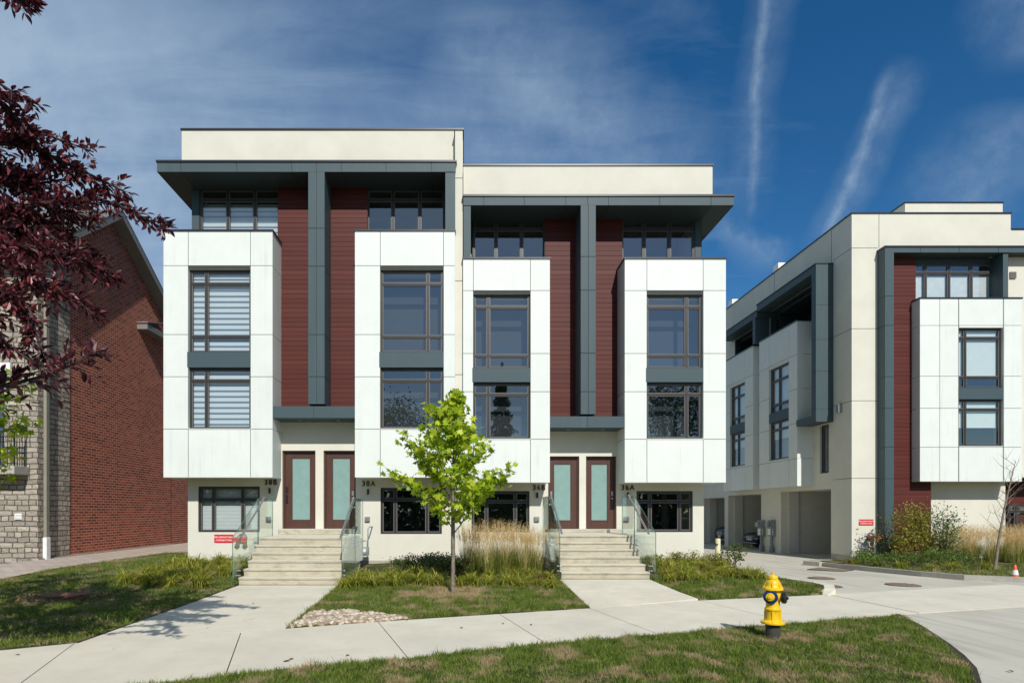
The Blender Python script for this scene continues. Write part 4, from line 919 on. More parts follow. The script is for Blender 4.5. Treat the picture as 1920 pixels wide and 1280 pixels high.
# sidewalk slabs, cut by real gaps at the joints (far x, near x)
joints = [(-14, -14), (-11.2, -10.0), (-8.3, -7.3), (-5.16, -4.35), (-3.22, -2.55), (-1.35, -0.66), (0.62, 1.1), (2.29, 2.79), (4.65, 5.2), (7.69, 7.85), (10.3, 10.9), (13.0, 14.5)]
sw_root = bpy.data.objects.new('sidewalk', None); COL.objects.link(sw_root); sw_root['kind'] = 'structure'; ORG['sidewalk'] = Vector((0,0,0))
for (fa, na), (fb, nb) in zip(joints, joints[1:]):
    g_ = 0.006
    fpts = [(fa+g_, along(far, fa+g_))] + [p for p in far if fa+0.05 < p[0] < fb-0.05] + [(fb-g_, along(far, fb-g_))]
    npts = [(na+g_, along(near, na+g_))] + [p for p in near if na+0.05 < p[0] < nb-0.05] + [(nb-g_, along(near, nb-g_))]
    mb = MB(); mb.prism(fpts[::-1] + npts, -0.12, 0.0 if fa < 7 else 0.004); mb.build('slab', M_walk, sw_root)
def slab_poly(name, polys, m, zf=lambda x, y: 0.0, kind='structure'):
    root = bpy.data.objects.new(name, None); COL.objects.link(root); root['kind'] = kind; ORG[root.name] = Vector((0,0,0))
    for p in polys:
        mb = MB(); n = len(p); mb.add([(x, y, -0.25) for x, y in p] + [(x, y, zf(x, y)) for x, y in p], [tuple(range(n)), tuple(range(n, 2*n))] + [(i, (i+1) % n, n+(i+1) % n, n+i) for i in range(n)])
        mb.build('slab', m, root)
    return root
slab_poly('footpath', [[(-5.12, 7.975), (-3.22, 8.695), (-2.66, 8.935), (-2.80, 11.6), (-5.22, 11.6)], [(-5.22, 11.62), (-2.80, 11.62), (-2.89, 14.18), (-5.31, 14.18)]], M_walk, lambda x, y: -0.002)
slab_poly('footpath', [[(2.31, 10.82), (4.63, 11.76), (4.50, 12.5), (2.30, 12.5)], [(2.30, 12.515), (4.50, 12.515), (4.42, 14.18), (2.29, 14.18)]], M_walk, lambda x, y: 0.14*sst(10.7, 14.1, y)-0.002)
drive = [(7.9, 12.9), (8.2, 13.35), (8.0, 13.9), (7.82, 14.8), (7.82, 48), (XB, 48), (XB, 22.1), (12.2, 20.8), (12.35, 19), (12.75, 15.5), (13.6, 14.9), (14.6, 13.9), (13.0, 14.3)] 
sheet('driveway', [(7.75, 12.2), (8.05, 13.0), (8.05, 13.6), (7.85, 14.6), (7.75, 48), (XB, 48), (XB, 21.9), (12.3, 20.75), (12.45, 19), (12.85, 15.6), (13.7, 15.0), (14.9, 14.0), (24, 16.3), (24, 15.0), (9, 12.4)], lambda x, y: DZ(x, y) - 0.004, M_drive, 0.8)
sheet('driveway', [(7.42, 10.12), (7.02, 9.12), (6.44, 7.9), (6.1, 7.26), (5.74, 6.67), (5.29, 6.09), (4.2, 4.9), (2.0, 3.2), (-3, 0.5), (26, -4), (26, 16), (14.5, 12.2)], lambda x, y: -0.004 + 0*x, M_drive, 1.0)
# flat dark brown strip along the apron edge
apr = [(7.44, 10.17), (7.02, 9.12), (6.44, 7.9), (6.1, 7.26), (5.74, 6.67), (5.29, 6.09), (4.2, 4.9), (2.0, 3.2)]
mb = MB()
for a, b in zip(apr, apr[1:]):
    d_ = Vector((b[0]-a[0], b[1]-a[1])).normalized(); n_ = Vector((d_.y, -d_.x)); 
    if n_.x > 0: n_ = -n_
    n_ = n_ * 0.07
    mb.quad((a[0], a[1], 0.004), (b[0], b[1], 0.004), (b[0]+n_.x, b[1]+n_.y, 0.006), (a[0]+n_.x, a[1]+n_.y, 0.006))
o = mb.build('dark_edge_strip', M_dark_edge); o['kind'] = 'structure'
def kerb(pts, w, z0f, h, name='kerb', m=None):
    vs = []; L = []; Rr = []
    for i, p in enumerate(pts):
        a = Vector(pts[max(i-1, 0)]); b = Vector(pts[min(i+1, len(pts)-1)]); d_ = (b-a).normalized(); n_ = Vector((-d_.y, d_.x)) * w/2
        L.append((p[0]+n_.x, p[1]+n_.y)); Rr.append((p[0]-n_.x, p[1]-n_.y))
    mb = MB()
    for i in range(len(pts)-1):
        hh = lambda k: h*(0.12 if k == 0 else 0.75 if k == 1 else 1.0); q = [L[i], L[i+1], Rr[i+1], Rr[i]]; zt = [z0f(*p) + hh(k) for p, k in zip(q, (i, i+1, i+1, i))]
        mb.add([(x, y, -0.25) for x, y in q] + [(x, y, z) for (x, y), z in zip(q, zt)], [(0,1,2,3), (4,7,6,5), (0,4,5,1), (2,6,7,3)] + ([(0,3,7,4)] if i == 0 else []) + ([(1,5,6,2)] if i == len(pts)-2 else []))
    o = mb.build(name, m or M_kerb); o['kind'] = 'structure'; return o
kerb([(7.55, 12.52), (7.78, 12.66), (7.95, 12.98), (7.99, 13.5), (7.82, 14.3), (7.66, 15.2), (7.62, 18.3)], 0.20, DZ, 0.15, m=M_walk)
kerb([(14.1, 22.0), (13.2, 21.5), (12.35, 20.7), (12.3, 19.9), (12.45, 18.2), (12.65, 16.4), (12.95, 15.4), (13.7, 14.9), (14.9, 14.0), (16.5, 13.6)], 0.16, DZ, 0.13)
slab_poly('kerb_ramp', [[(12.1, 20.3), (12.9, 20.6), (13.6, 21.4), (12.9, 21.6), (11.9, 20.9)]], M_kerb, lambda x, y: 0.02)
# lawns and beds
L_left = [(-11.0, 5.9), (-5.86, 7.56), (-5.16, 7.98), (-5.20, 11.6), (-5.33, 14.3), (-5.33, 18.5), (-8.45, 18.5), (-8.6, 22), (-10.95, 22)]
L_mid = [(-2.64, 8.96), (-1.35, 9.52), (2.27, 10.84), (2.26, 18.5), (-2.92, 18.5), (-2.87, 14.2)]
L_right = [(4.66, 11.78), (7.55, 12.54), (7.82, 12.95), (7.87, 13.5), (7.70, 14.3), (7.5, 15.2), (7.5, 18.5), (4.42, 18.5), (4.44, 14.2)]
L_near = [(-3.6, 5.9), (-3.10, 6.07), (-2.5, 6.41), (-1.10, 6.98), (-0.66, 7.11), (1.1, 7.90), (2.79, 8.48), (3.86, 8.85), (6.1, 9.62), (7.30, 10.08), (7.34, 9.95), (6.95, 9.14), (6.37, 7.93), (6.03, 7.29), (5.67, 6.7), (5.22, 6.12), (4.1, 4.95), (1.9, 3.2), (-8, -0.5), (-14, -2.7), (-14, 1.9)]
L_garden = [(12.38, 20.7), (12.4, 19), (12.7, 16.4), (13.0, 15.45), (13.75, 14.98), (15.0, 14.1), (30, 18), (30, 22.0), (XB, 22.0)]
gm = {}
for nm, pl, zf in (('lawn', L_left, GZ), ('lawn', L_mid, GZ), ('lawn', L_right, GZ), ('verge', L_near, lambda x, y: 0.012), ('garden_bed', L_garden, lambda x, y: 0.05)):
    sheet(nm, pl, lambda x, y, zf=zf: zf(x, y) - 0.012 + 0.012*noise.noise(Vector((x*1.5, y*1.5, 0))), M_lawng, 0.5, thick=0.3)
sheet('paver_walk', [(-13.36, 6.5), (-10.98, 6.0), (-10.93, 22), (-8.6, 22), (-8.6, 31), (-13.36, 31)], lambda x, y: 0.20*sst(10.5, 17, y) + 0.03, M_paver, 1.0)
mb = MB(); mb.box(XN-0.1, XN+0.10, yc-0.1, ye, -0.1, 0.27); o = mb.build('foundation', M_kerb, N)

def inside(px, py, poly):
    px = np.asarray(px); py = np.asarray(py); c_ = np.zeros(px.shape, bool); n = len(poly); j = n - 1
    for i in range(n):
        xi, yi = poly[i]; xj, yj = poly[j]
        c_ ^= ((yi > py) != (yj > py)) & (px < (xj-xi)*(py-yi)/((yj-yi) + 1e-12) + xi); j = i
    return c_
def blades(name, poly, zf, n, label, hmin=0.025, hmax=0.06, w=0.009, ymin=-99, avoid=None, edge=0.0):
    xs = [p[0] for p in poly]; ys = [max(p[1], ymin) for p in poly]
    x = rng.uniform(min(xs), max(xs), n*3); y = rng.uniform(min(ys), max(ys), n*3)
    k = inside(x, y, poly)
    if avoid is not None: k &= ~avoid(x, y)
    x, y = x[k][:n], y[k][:n]; n = len(x)
    patch = np.array([noise.noise(Vector((a*0.9, b*0.9, 3.3))) for a, b in zip(x, y)])
    keep = (patch > -0.22) | (rng.random(n) < 0.55); x, y, patch = x[keep], y[keep], patch[keep]; n = len(x)
    x = x + rng.normal(0, 0.018, n); y = y + rng.normal(0, 0.018, n)
    z = np.array([zf(a, b) for a, b in zip(x, y)]) - 0.012
    tuft = np.array([noise.noise(Vector((a*5, b*5, 8.1))) for a, b in zip(x, y)]); h = rng.uniform(hmin, hmax, n) * (1 + 0.5*np.clip(patch, -0.5, 0.6)) * (1 + 1.1*np.clip(tuft, -0.35, 0.8)) * np.where(rng.random(n) < 0.02, 1.7, 1.0); th = rng.uniform(0, 2*math.pi, n); ln = rng.uniform(0.2, 1.0, n) * h
    ph = rng.uniform(0, 2*math.pi, n); ww = w * rng.uniform(0.6, 1.3, n)
    V = np.zeros((n, 3, 3)); V[:, 0] = np.stack([x - np.cos(th)*ww/2, y - np.sin(th)*ww/2, z], 1); V[:, 1] = np.stack([x + np.cos(th)*ww/2, y + np.sin(th)*ww/2, z], 1)
    V[:, 2] = np.stack([x + np.cos(ph)*ln, y + np.sin(ph)*ln, z + h], 1)
    o = arr_mesh(name, V, 3, M_lawn); o['label'] = label; o['kind'] = 'stuff'; o['category'] = 'grass'; return o
blades('grass', L_near, lambda x, y: 0.015, 150000, 'short patchy grass of the verge around the yellow hydrant', ymin=5.6)
peb = [(-2.62, 9.0), (-0.85, 9.69), (-1.1, 9.95), (-2.1, 10.5), (-2.62, 10.35)]
blades('grass', L_mid, GZ, 90000, 'patchy grass in front of the middle planting bed', 0.03, 0.07, 0.011, avoid=lambda x, y: inside(x, y, peb) | (y > 14.2))
blades('grass', L_left, GZ, 110000, 'shaded grass of the left lawn', 0.03, 0.07, 0.011, avoid=lambda x, y: (y > 15) & (x > -7.6))
blades('grass', L_right, GZ, 26000, 'green grass beside the driveway kerb', 0.03, 0.08, 0.012, avoid=lambda x, y: (y > 14.6))
blades('grass', L_garden, lambda x, y: 0.05, 22000, 'thin grass in front of the right planting bed', 0.03, 0.09, 0.014, avoid=lambda x, y: (y > 18.2))
# pebbles
np_ = 420; x = rng.uniform(-2.64, -0.85, np_*4); y = rng.uniform(8.9, 10.9, np_*4); k = inside(x, y, peb); x, y = x[k][:np_*2], y[k][:np_*2]
mb = MB()
ico = bmesh.new(); bmesh.ops.create_icosphere(ico, subdivisions=1, radius=1); iv = [tuple(v_.co) for v_ in ico.verts]; jf = [tuple(v_.index for v_ in f_.verts) for f_ in ico.faces]; ico.free()
for a, b in zip(x, y):
    s_ = random.uniform(0.030, 0.062); r_ = random.uniform(0, 6.28); ca, sa = math.cos(r_), math.sin(r_); sx_, sy_, sz_ = s_*random.uniform(0.9, 1.5), s_*random.uniform(0.7, 1.1), s_*random.uniform(0.5, 0.8)
    z0 = GZ(a, b) + random.uniform(-0.022, 0.008)
    mb.add([(a + ca*p[0]*sx_ - sa*p[1]*sy_, b + sa*p[0]*sx_ + ca*p[1]*sy_, z0 + p[2]*sz_) for p in iv], jf)
o = mb.build('river_stones', M_pebble); tag(o, 'pale river stones in the corner between footpath and sidewalk', 'stones', None, 'stuff')
for p in o.data.polygons: p.use_smooth = True
# ---------------------------------------------------------------- hydrant
hx_, hy_ = WX(1449, 8.22), 8.22; c = (hx_, hy_, 0)
H = thing('fire_hydrant', (hx_, hy_, 0), 'yellow fire hydrant with blue ring and black cap on the grass verge', 'fire hydrant')
K = 0.93/0.94
mb = MB(); mb.lathe([(0.092, -0.05), (0.092, 0.20), (0.09, 0.215)], c, n=28); mb.build('standpipe', M_pipeiron, H, smooth=True)
mb = MB()
up = lambda z: z if z < 0.42 else 0.42 + (z-0.42)*1.10
prof = [(0.0, 0.195), (0.10, 0.20), (0.150, 0.208), (0.155, 0.222), (0.150, 0.238), (0.118, 0.246), (0.100, 0.262), (0.096, 0.30), (0.094, 0.385), (0.096, 0.392), (0.104, 0.396), (0.107, 0.408), (0.104, 0.420), (0.092, 0.426),
        (0.088, 0.44), (0.087, 0.60), (0.090, 0.625), (0.094, 0.635), (0.122, 0.642), (0.132, 0.652), (0.130, 0.672), (0.118, 0.682), (0.098, 0.690), (0.090, 0.705), (0.088, 0.725), (0.080, 0.752), (0.066, 0.772), (0.058, 0.778), (0.064, 0.784), (0.064, 0.818), (0.056, 0.828), (0.022, 0.834), (0.018, 0.838), (0.018, 0.868), (0.0, 0.87)]
prof = [(a, up(b)) for a, b in prof]; mb.lathe(prof, c, n=32)
for a in (R(-120), R(-62), R(-20), R(80), R(160)):                                  # ribs on barrel and bonnet
    ca, sa = math.cos(a), math.sin(a)
    mb.tube([(hx_+ca*0.097, hy_+sa*0.097, 0.25), (hx_+ca*0.097, hy_+sa*0.097, 0.385)], 0.012, 6)
    mb.tube([(hx_+ca*0.112, hy_+sa*0.112, up(0.678)), (hx_+ca*0.088, hy_+sa*0.088, up(0.735)), (hx_+ca*0.055, hy_+sa*0.055, up(0.785))], 0.008, 6)
hb = mb.build('barrel', M_yellow, H, smooth=True)
mb = MB()
for k in range(8):
    a = k*math.pi/4 + 0.3; mb.lathe([(0.011, 0.236), (0.011, 0.252), (0.0, 0.254)], (hx_+math.cos(a)*0.132, hy_+math.sin(a)*0.132, 0), n=6); mb.lathe([(0.009, up(0.68)), (0.009, up(0.694)), (0, up(0.695))], (hx_+math.cos(a)*0.115, hy_+math.sin(a)*0.115, 0), n=6)
mb.build('flange_bolt', M_yellow, hb)
def outlet(az, z, parts):
    """round outlet pointing in direction az (degrees, 0 = +x)"""
    d = Vector((math.cos(R(az)), math.sin(R(az)), 0)); 
    for nm, m_, prof_ in parts:
        q = d.to_track_quat('Z', 'Y').to_matrix(); mb = MB(lambda p: tuple(Vector((hx_, hy_, z)) + q @ Vector(p))); mb.lathe(prof_, (0, 0, 0), n=28); mb.build(nm, m_, H, smooth=True)
outlet(-132, 0.583, [('outlet', M_yellow, [(0.066, 0.03), (0.066, 0.105)]), ('outlet_ring', M_blue, [(0.060, 0.100), (0.090, 0.100), (0.094, 0.106), (0.094, 0.114), (0.04, 0.117)]),
    ('outlet_cap', M_yellow, [(0.055, 0.112), (0.056, 0.138), (0.050, 0.148), (0.026, 0.150), (0.020, 0.152), (0.019, 0.178), (0.0, 0.180)])])
outlet(-42, 0.572, [('outlet', M_yellow, [(0.058, 0.03), (0.058, 0.12)]), ('outlet_cap', M_iron, [(0.060, 0.118), (0.074, 0.120), (0.077, 0.130), (0.075, 0.160), (0.062, 0.170), (0.020, 0.172), (0.018, 0.195), (0.0, 0.197)])])
outlet(60, 0.572, [('outlet', M_yellow, [(0.05, 0.04), (0.05, 0.10)]), ('outlet_cap', M_iron, [(0.052, 0.098), (0.062, 0.100), (0.064, 0.140), (0.020, 0.145), (0.018, 0.165), (0.0, 0.167)])])

# bollard, cone, covers, stump
bxx, byy = WX(1346, 19.0), 19.0
T_ = thing('bollard', (bxx, byy, 0), 'pale yellow round bollard between the middle building and the driveway', 'bollard')
mb = MB(); mb.lathe([(0.078, -0.2), (0.078, 0.86), (0.070, 0.885), (0.0, 0.89)], (bxx, byy, 0), n=20); mb.build('post', M_bollard, T_, smooth=True)
mb = MB(); mb.box(bxx-0.085, bxx-0.07, byy-0.05, byy-0.01, 0.66, 0.74); mb.tube([(bxx-0.04, byy-0.085, 0.72), (bxx-0.06, byy-0.07, 0.68)], 0.02, 6); mb.build('bracket', M_dark, T_)
cxx, cyy = WX(1917, 15.0), 15.2
T_ = thing('traffic_cone', (cxx, cyy, 0.05), 'orange and white traffic cone at the edge of the right lawn', 'traffic cone')
mb = MB(); mb.box(cxx-0.12, cxx+0.12, cyy-0.12, cyy+0.12, 0.05, 0.075); mb.lathe([(0.085, 0.07), (0.070, 0.14), (0.048, 0.26), (0.022, 0.39), (0.018, 0.395)], (cxx, cyy, 0), n=20); mb.build('cone_body', M_orange, T_, smooth=True)
mb = MB(); mb.lathe([(0.073, 0.14), (0.051, 0.26)], (cxx, cyy, 0), n=20); mb.build('reflective_band', M_paper, T_, smooth=True)
def cover(px, py, r_, label, square=False):
    d = E*F/(py-VY)*1.0; x = WX(px, d); z = DZ(x, d); d = (E - z)*F/(py-VY); x = WX(px, d)
    T_ = thing('manhole_cover', (x, d, z), label, 'manhole cover', 'rusty covers in the driveway'); z0 = z + 0.001
    mb = MB()
    if square:
        w = r_*0.72; q = R(40); T2 = lambda p: (x + p[0]*math.cos(q) - p[1]*math.sin(q), d + p[0]*math.sin(q) + p[1]*math.cos(q), z0 + p[2]); mb.T = T2
        for k in range(9): mb.box(-w + 2*w*k/9 + 0.012, -w + 2*w*(k+1)/9 - 0.012, -w, w, -0.02, 0.008)
        mb.build('grate', M_rust, T_); mb = MB(T2); mb.box(-w-0.05, w+0.05, -w-0.05, w+0.05, -0.03, 0.002); mb.build('frame', M_iron, T_)
    else:
        mb.lathe([(r_, -0.02), (r_, 0.006), (0.0, 0.006)], (x, d, z0), n=32); mb.build('frame', M_iron, T_)
        mb = MB(); mb.lathe([(r_*0.93, 0.0), (r_*0.93, 0.012), (0.0, 0.012)], (x, d, z0), n=32)
        for i in range(-4, 5):
            for j in range(-4, 5):
                if (i*i + j*j) < 19: mb.box(x+(i*0.2-0.06)*r_, x+(i*0.2+0.06)*r_, d+(j*0.2-0.06)*r_, d+(j*0.2+0.06)*r_, z0+0.012, z0+0.020)
        mb.build('lid', M_rust, T_)
cover(1557, 1067, 0.62, 'square rusty drain grate in the driveway, farthest from the hydrant', True)
cover(1540, 1083.5, 0.32, 'smaller round rusty cover in the driveway beyond the kerb end')
cover(1551, 1098.5, 0.31, 'round rusty cover in the driveway nearest the kerb end')
cover(1693, 1096, 0.36, 'larger round rusty cover in the middle of the driveway')
sxx, syy = WX(122, 12.0), 12.0; z0 = GZ(sxx, syy)
T_ = thing('tree_stump', (sxx, syy, z0), 'low reddish brown tree stump cut flush in the left lawn', 'stump')
mb = MB(); n_ = 26; ring = [(sxx + 0.46*math.cos(a)*(1+0.16*noise.noise(Vector((math.cos(a)*2, math.sin(a)*2, 1)))), syy + 0.36*math.sin(a)*(1+0.2*noise.noise(Vector((math.cos(a)*2, math.sin(a)*2, 5))))) for a in np.linspace(0, 2*math.pi, n_, endpoint=False)]
mb.prism(ring, z0-0.05, z0+0.055); mb.build('stump_wood', M_stump, T_, bevel=0.012)
mb = MB()
for k in range(60):
    a = random.uniform(0, 6.28); r_ = random.uniform(0.4, 0.75); x = sxx + r_*1.2*math.cos(a); y = syy + r_*math.sin(a); w = random.uniform(0.01, 0.04)
    mb.box(x-w, x+w, y-w*0.5, y+w*0.5, z0, z0+random.uniform(0.02, 0.05))
mb.build('bark_chips', M_stump, T_)['kind'] = 'stuff'

# ---------------------------------------------------------------- cars in the carports (nose towards the driveway, -x)
def car(label, loc, Hh, Lh, Wd, paint, suv):
    T_ = thing('parked_car', loc, label, 'car')
    x0, y0, z0 = loc
    def ring(x, w, zb, zt, p=3.2, n=20):
        pts = []
        for k in range(n):
            a = 2*math.pi*k/n; ca, sa = math.cos(a), math.sin(a)
            pts.append((x0 + x, y0 + w/2*math.copysign(abs(ca)**(2/p), ca), z0 + (zb+zt)/2 + (zt-zb)/2*math.copysign(abs(sa)**(2/p), sa)))
        return pts
    def loft(sec, name, m_, p=3.2, n=20, parent=T_):
        mb = MB(); vs = []; fs = []
        for s_ in sec: vs += ring(*s_, p=p, n=n)
        for i in range(len(sec)-1):
            for k in range(n): fs.append((i*n+k, i*n+(k+1) % n, (i+1)*n+(k+1) % n, (i+1)*n+k))
        fs += [tuple(range(n)), tuple(range((len(sec)-1)*n, len(sec)*n))]
        mb.add(vs, fs); return mb.build(name, m_, parent, smooth=True)
    hd = 0.98 if suv else 0.80; bl = 1.05 if suv else 0.92
    body = loft([(0.0, Wd*0.62, 0.36, hd*0.78), (0.06, Wd*0.82, 0.26, hd*0.9), (0.25, Wd*0.95, 0.20, hd*0.98), (0.9, Wd, 0.2, hd*1.07), (1.5, Wd, 0.2, bl), (3.6, Wd, 0.2, bl+0.03), (Lh-0.25, Wd*0.95, 0.25, bl), (Lh, Wd*0.8, 0.4, bl*0.9)], 'body', paint, 4.2, 24)
    loft([(1.25, Wd*0.80, bl-0.1, bl+0.02), (1.95, Wd*0.76, bl-0.1, Hh-0.08), (2.4, Wd*0.74, bl-0.1, Hh), (3.4, Wd*0.74, bl-0.1, Hh-0.01), (Lh-(0.35 if suv else 0.9), Wd*0.72, bl-0.1, Hh-0.12), (Lh-0.1, Wd*0.7, bl-0.1, bl+0.1)], 'cabin_glass', M_carglass, 3.4, 20, body)
    loft([(2.1, Wd*0.66, Hh-0.06, Hh+0.012), (2.5, Wd*0.68, Hh-0.06, Hh+0.022), (3.4, Wd*0.68, Hh-0.06, Hh+0.015), (3.8, Wd*0.64, Hh-0.08, Hh-0.01)], 'roof', paint, 4, 20, body)
    for wx in (0.85, Lh-0.85):
        for sgn in (-1, 1):
            wy = y0 + sgn*(Wd/2-0.10); mb = MB(); mb.lathe([(0.20, -0.1), (0.30, -0.11), (0.33, -0.08), (0.33, 0.08), (0.30, 0.11), (0.20, 0.1)], (x0+wx, wy, z0+0.33), 'y', 24); w_ = mb.build('wheel', M_rubber, T_, smooth=True)
            mb = MB(); mb.lathe([(0.0, sgn*0.08), (0.05, sgn*0.11), (0.20, sgn*0.10), (0.21, sgn*0.06)][::1], (x0+wx, wy, z0+0.33), 'y', 18); mb.build('rim', M_steel, w_)
    mb = MB(); gz = hd*0.62
    for k in range(4): mb.box(x0-0.035, x0+0.02, y0-0.36, y0+0.36, z0+gz-0.09+k*0.055, z0+gz-0.07+k*0.055)
    mb.lathe([(0.06, -0.05), (0.06, -0.03), (0.05, -0.03)], (x0, y0, z0+gz), 'x', 18); mb.build('grille', M_chrome, body)
    mb = MB(); mb.box(x0-0.03, x0+0.03, y0-0.15, y0+0.15, z0+0.40, z0+0.50) ; mb.build('number_plate', M_paper, body)
    mb = MB(); mb.box(x0-0.015, x0+0.08, y0-Wd*0.36, y0+Wd*0.36, z0+0.26, z0+0.285); mb.build('bumper_trim', M_chrome, body)
    for sgn in (-1, 1):
        l_ = MB(); l_.tube([(x0+0.015, y0+sgn*Wd*0.30, z0+gz-0.01), (x0+0.06, y0+sgn*Wd*0.37, z0+gz+0.02), (x0+0.26, y0+sgn*Wd*0.455, z0+gz+0.07)], [0.035, 0.05, 0.02], 12); l_.build('headlight', M_lamp, T_, smooth=True)
        l_ = MB(); l_.box(x0+1.55, x0+1.70, y0+sgn*(Wd*0.5+0.02), y0+sgn*(Wd*0.5+0.20), z0+bl-0.02, z0+bl+0.12); l_.build('wing_mirror', paint, T_, bevel=0.03)
car('black saloon car nosing out of the middle carport', (14.6, 30.42, -0.12), 1.42, 4.6, 1.84, M_car, False)
car('dark grey off-road car in the farthest carport', (14.6, 34.0, -0.12), 1.78, 4.7, 1.9, M_suv, True)

# ---------------------------------------------------------------- foliage builders
def strips(base, az, L, rise, out, droop, w, seg=4):
    """arching ribbons: (n,3) base, azimuth, length -> quads"""
    n = len(az); t_ = np.linspace(0, 1, seg+1)[None, :, None]; dh = np.stack([np.cos(az), np.sin(az), np.zeros(n)], 1)[:, None, :]; pr = np.stack([-np.sin(az), np.cos(az), np.zeros(n)], 1)[:, None, :]
    L_ = L[:, None, None]; P = base[:, None, :] + dh * (out[:, None, None] * L_ * t_**1.4) + np.array([0, 0, 1.0]) * (L_ * (rise[:, None, None]*t_ - droop[:, None, None]*t_**2.6))
    W_ = (w[:, None, None]/2) * (1 - 0.93*t_**2); A = P - pr*W_; B_ = P + pr*W_
    return np.stack([A[:, :-1], B_[:, :-1], B_[:, 1:], A[:, 1:]], 2).reshape(-1, 3)
def lily_mesh(n, Lm, seed):
    r_ = np.random.default_rng(seed); base = np.zeros((n, 3)); a = r_.uniform(0, 6.28, n); q = r_.uniform(0, 0.10, n); base[:, 0] = np.cos(a)*q; base[:, 1] = np.sin(a)*q
    az = r_.uniform(0, 6.28, n); L = r_.uniform(0.55, 1.0, n)*Lm
    return strips(base, az, L, r_.uniform(0.75, 1.0, n), r_.uniform(0.25, 0.85, n), r_.uniform(0.35, 0.95, n), r_.uniform(0.012, 0.022, n), 5)
LM = []
for i in range(4):
    o = arr_mesh('daylily_clump', lily_mesh(150, 0.62, i), 4, M_lily); LM.append(o.data); bpy.data.objects.remove(o)
dead = arr_mesh('x', lily_mesh(130, 0.50, 9), 4, leafmat("dry_stem", [(0.10, 0.06, 0.03), (0.20, 0.13, 0.06), (0.30, 0.2, 0.1)], 3, 0.2)); DM = dead.data; bpy.data.objects.remove(dead)
def clump(x, y, s_, label, group, me=None, cat='daylily', name='daylily_clump', z=None):
    o = bpy.data.objects.new(name, me or random.choice(LM)); COL.objects.link(o); o.location = (x, y, (GZ(x, y) if z is None else z) - 0.02); o.rotation_euler = (0, 0, random.uniform(0, 6.28)); o.scale = (s_, s_, s_*random.uniform(0.85, 1.1)); return tag(o, label, cat, group)
def where(x, y, poly, left, right):
    xs = [p[0] for p in poly]; ys = [p[1] for p in poly]; u = (x-min(xs))/(max(xs)-min(xs)); w = (y-min(ys))/(max(ys)-min(ys))
    return ('front row' if w < 0.34 else 'middle row' if w < 0.67 else 'back row') + ', ' + (left if u < 0.34 else 'halfway along' if u < 0.67 else right)
def scatter(poly, n, mind):
    pts = []; xs = [p[0] for p in poly]; ys = [p[1] for p in poly]; k = 0
    while len(pts) < n and k < 6000:
        k += 1; x, y = random.uniform(min(xs), max(xs)), random.uniform(min(ys), max(ys))
        if inside(np.array([x]), np.array([y]), poly)[0] and all((x-a)**2 + (y-b)**2 > mind**2 for a, b in pts): pts.append((x, y))
    return pts
bedL = [(-8.0, 14.0), (-7.4, 13.1), (-5.75, 13.2), (-5.7, 17.2), (-8.1, 17.4)]
bedM1 = [(-2.65, 13.1), (-0.5, 13.3), (-0.7, 14.6), (-2.5, 14.7)]
bedM2 = [(-0.1, 13.2), (1.95, 13.0), (2.2, 14.6), (0.0, 14.6)]
bedR = [(4.8, 13.9), (7.2, 14.1), (7.2, 17.2), (4.9, 17.4)]
for x, y in scatter(bedL, 40, 0.33): clump(x, y, random.uniform(0.95, 1.35), 'yellow green daylily clump left of the 38 steps, ' + where(x, y, bedL, 'lawn end', 'steps end'), 'daylilies left of the 38 steps')
for x, y in scatter(bedM1, 22, 0.34): clump(x, y, random.uniform(0.9, 1.2), 'yellow green daylily clump between 38 steps and maple, ' + where(x, y, bedM1, 'steps end', 'maple end'), 'daylilies right of the 38 steps')
for x, y in scatter(bedM2, 20, 0.32): clump(x, y, random.uniform(0.75, 1.05), 'yellow green daylily clump below the tall reed grass, ' + where(x, y, bedM2, 'maple end', 'steps end'), 'daylilies before the reed grass')
for x, y in scatter(bedR, 42, 0.32): clump(x, y, random.uniform(0.8, 1.1), 'yellow green daylily clump right of the 36 steps, ' + where(x, y, bedR, 'steps end', 'bollard end'), 'daylilies right of the 36 steps')
for x, y in ((1.75, 13.9), (2.0, 14.3), (1.55, 14.35)): clump(x, y, 0.95, 'dry brown perennial clump left of the 36 steps', 'dry clumps beside the 36 steps', DM, 'dry plant', 'dry_perennial')
for x, y in ((6.9, 15.2), (7.2, 16.4)): clump(x, y, 1.05, 'dry brown perennial clump near the pale bollard', 'dry clumps near the bollard', DM, 'dry plant', 'dry_perennial')
for x, y, s_ in ((12.75, 19.6, .8), (13.1, 18.9, .9), (13.2, 18.0, .9), (13.5, 17.2, .9), (14.2, 17.4, 1.), (14.8, 17.9, 1.), (15.4, 17.6, .9), (13.7, 18.7, 1.)): clump(x, y, s_, 'green strappy clump by the curved kerb of the right bed, ' + where(x, y, [(12.7, 17.1), (15.5, 19.7)], 'carport end', 'sapling end'), 'strappy clumps of the right bed', z=0.05)

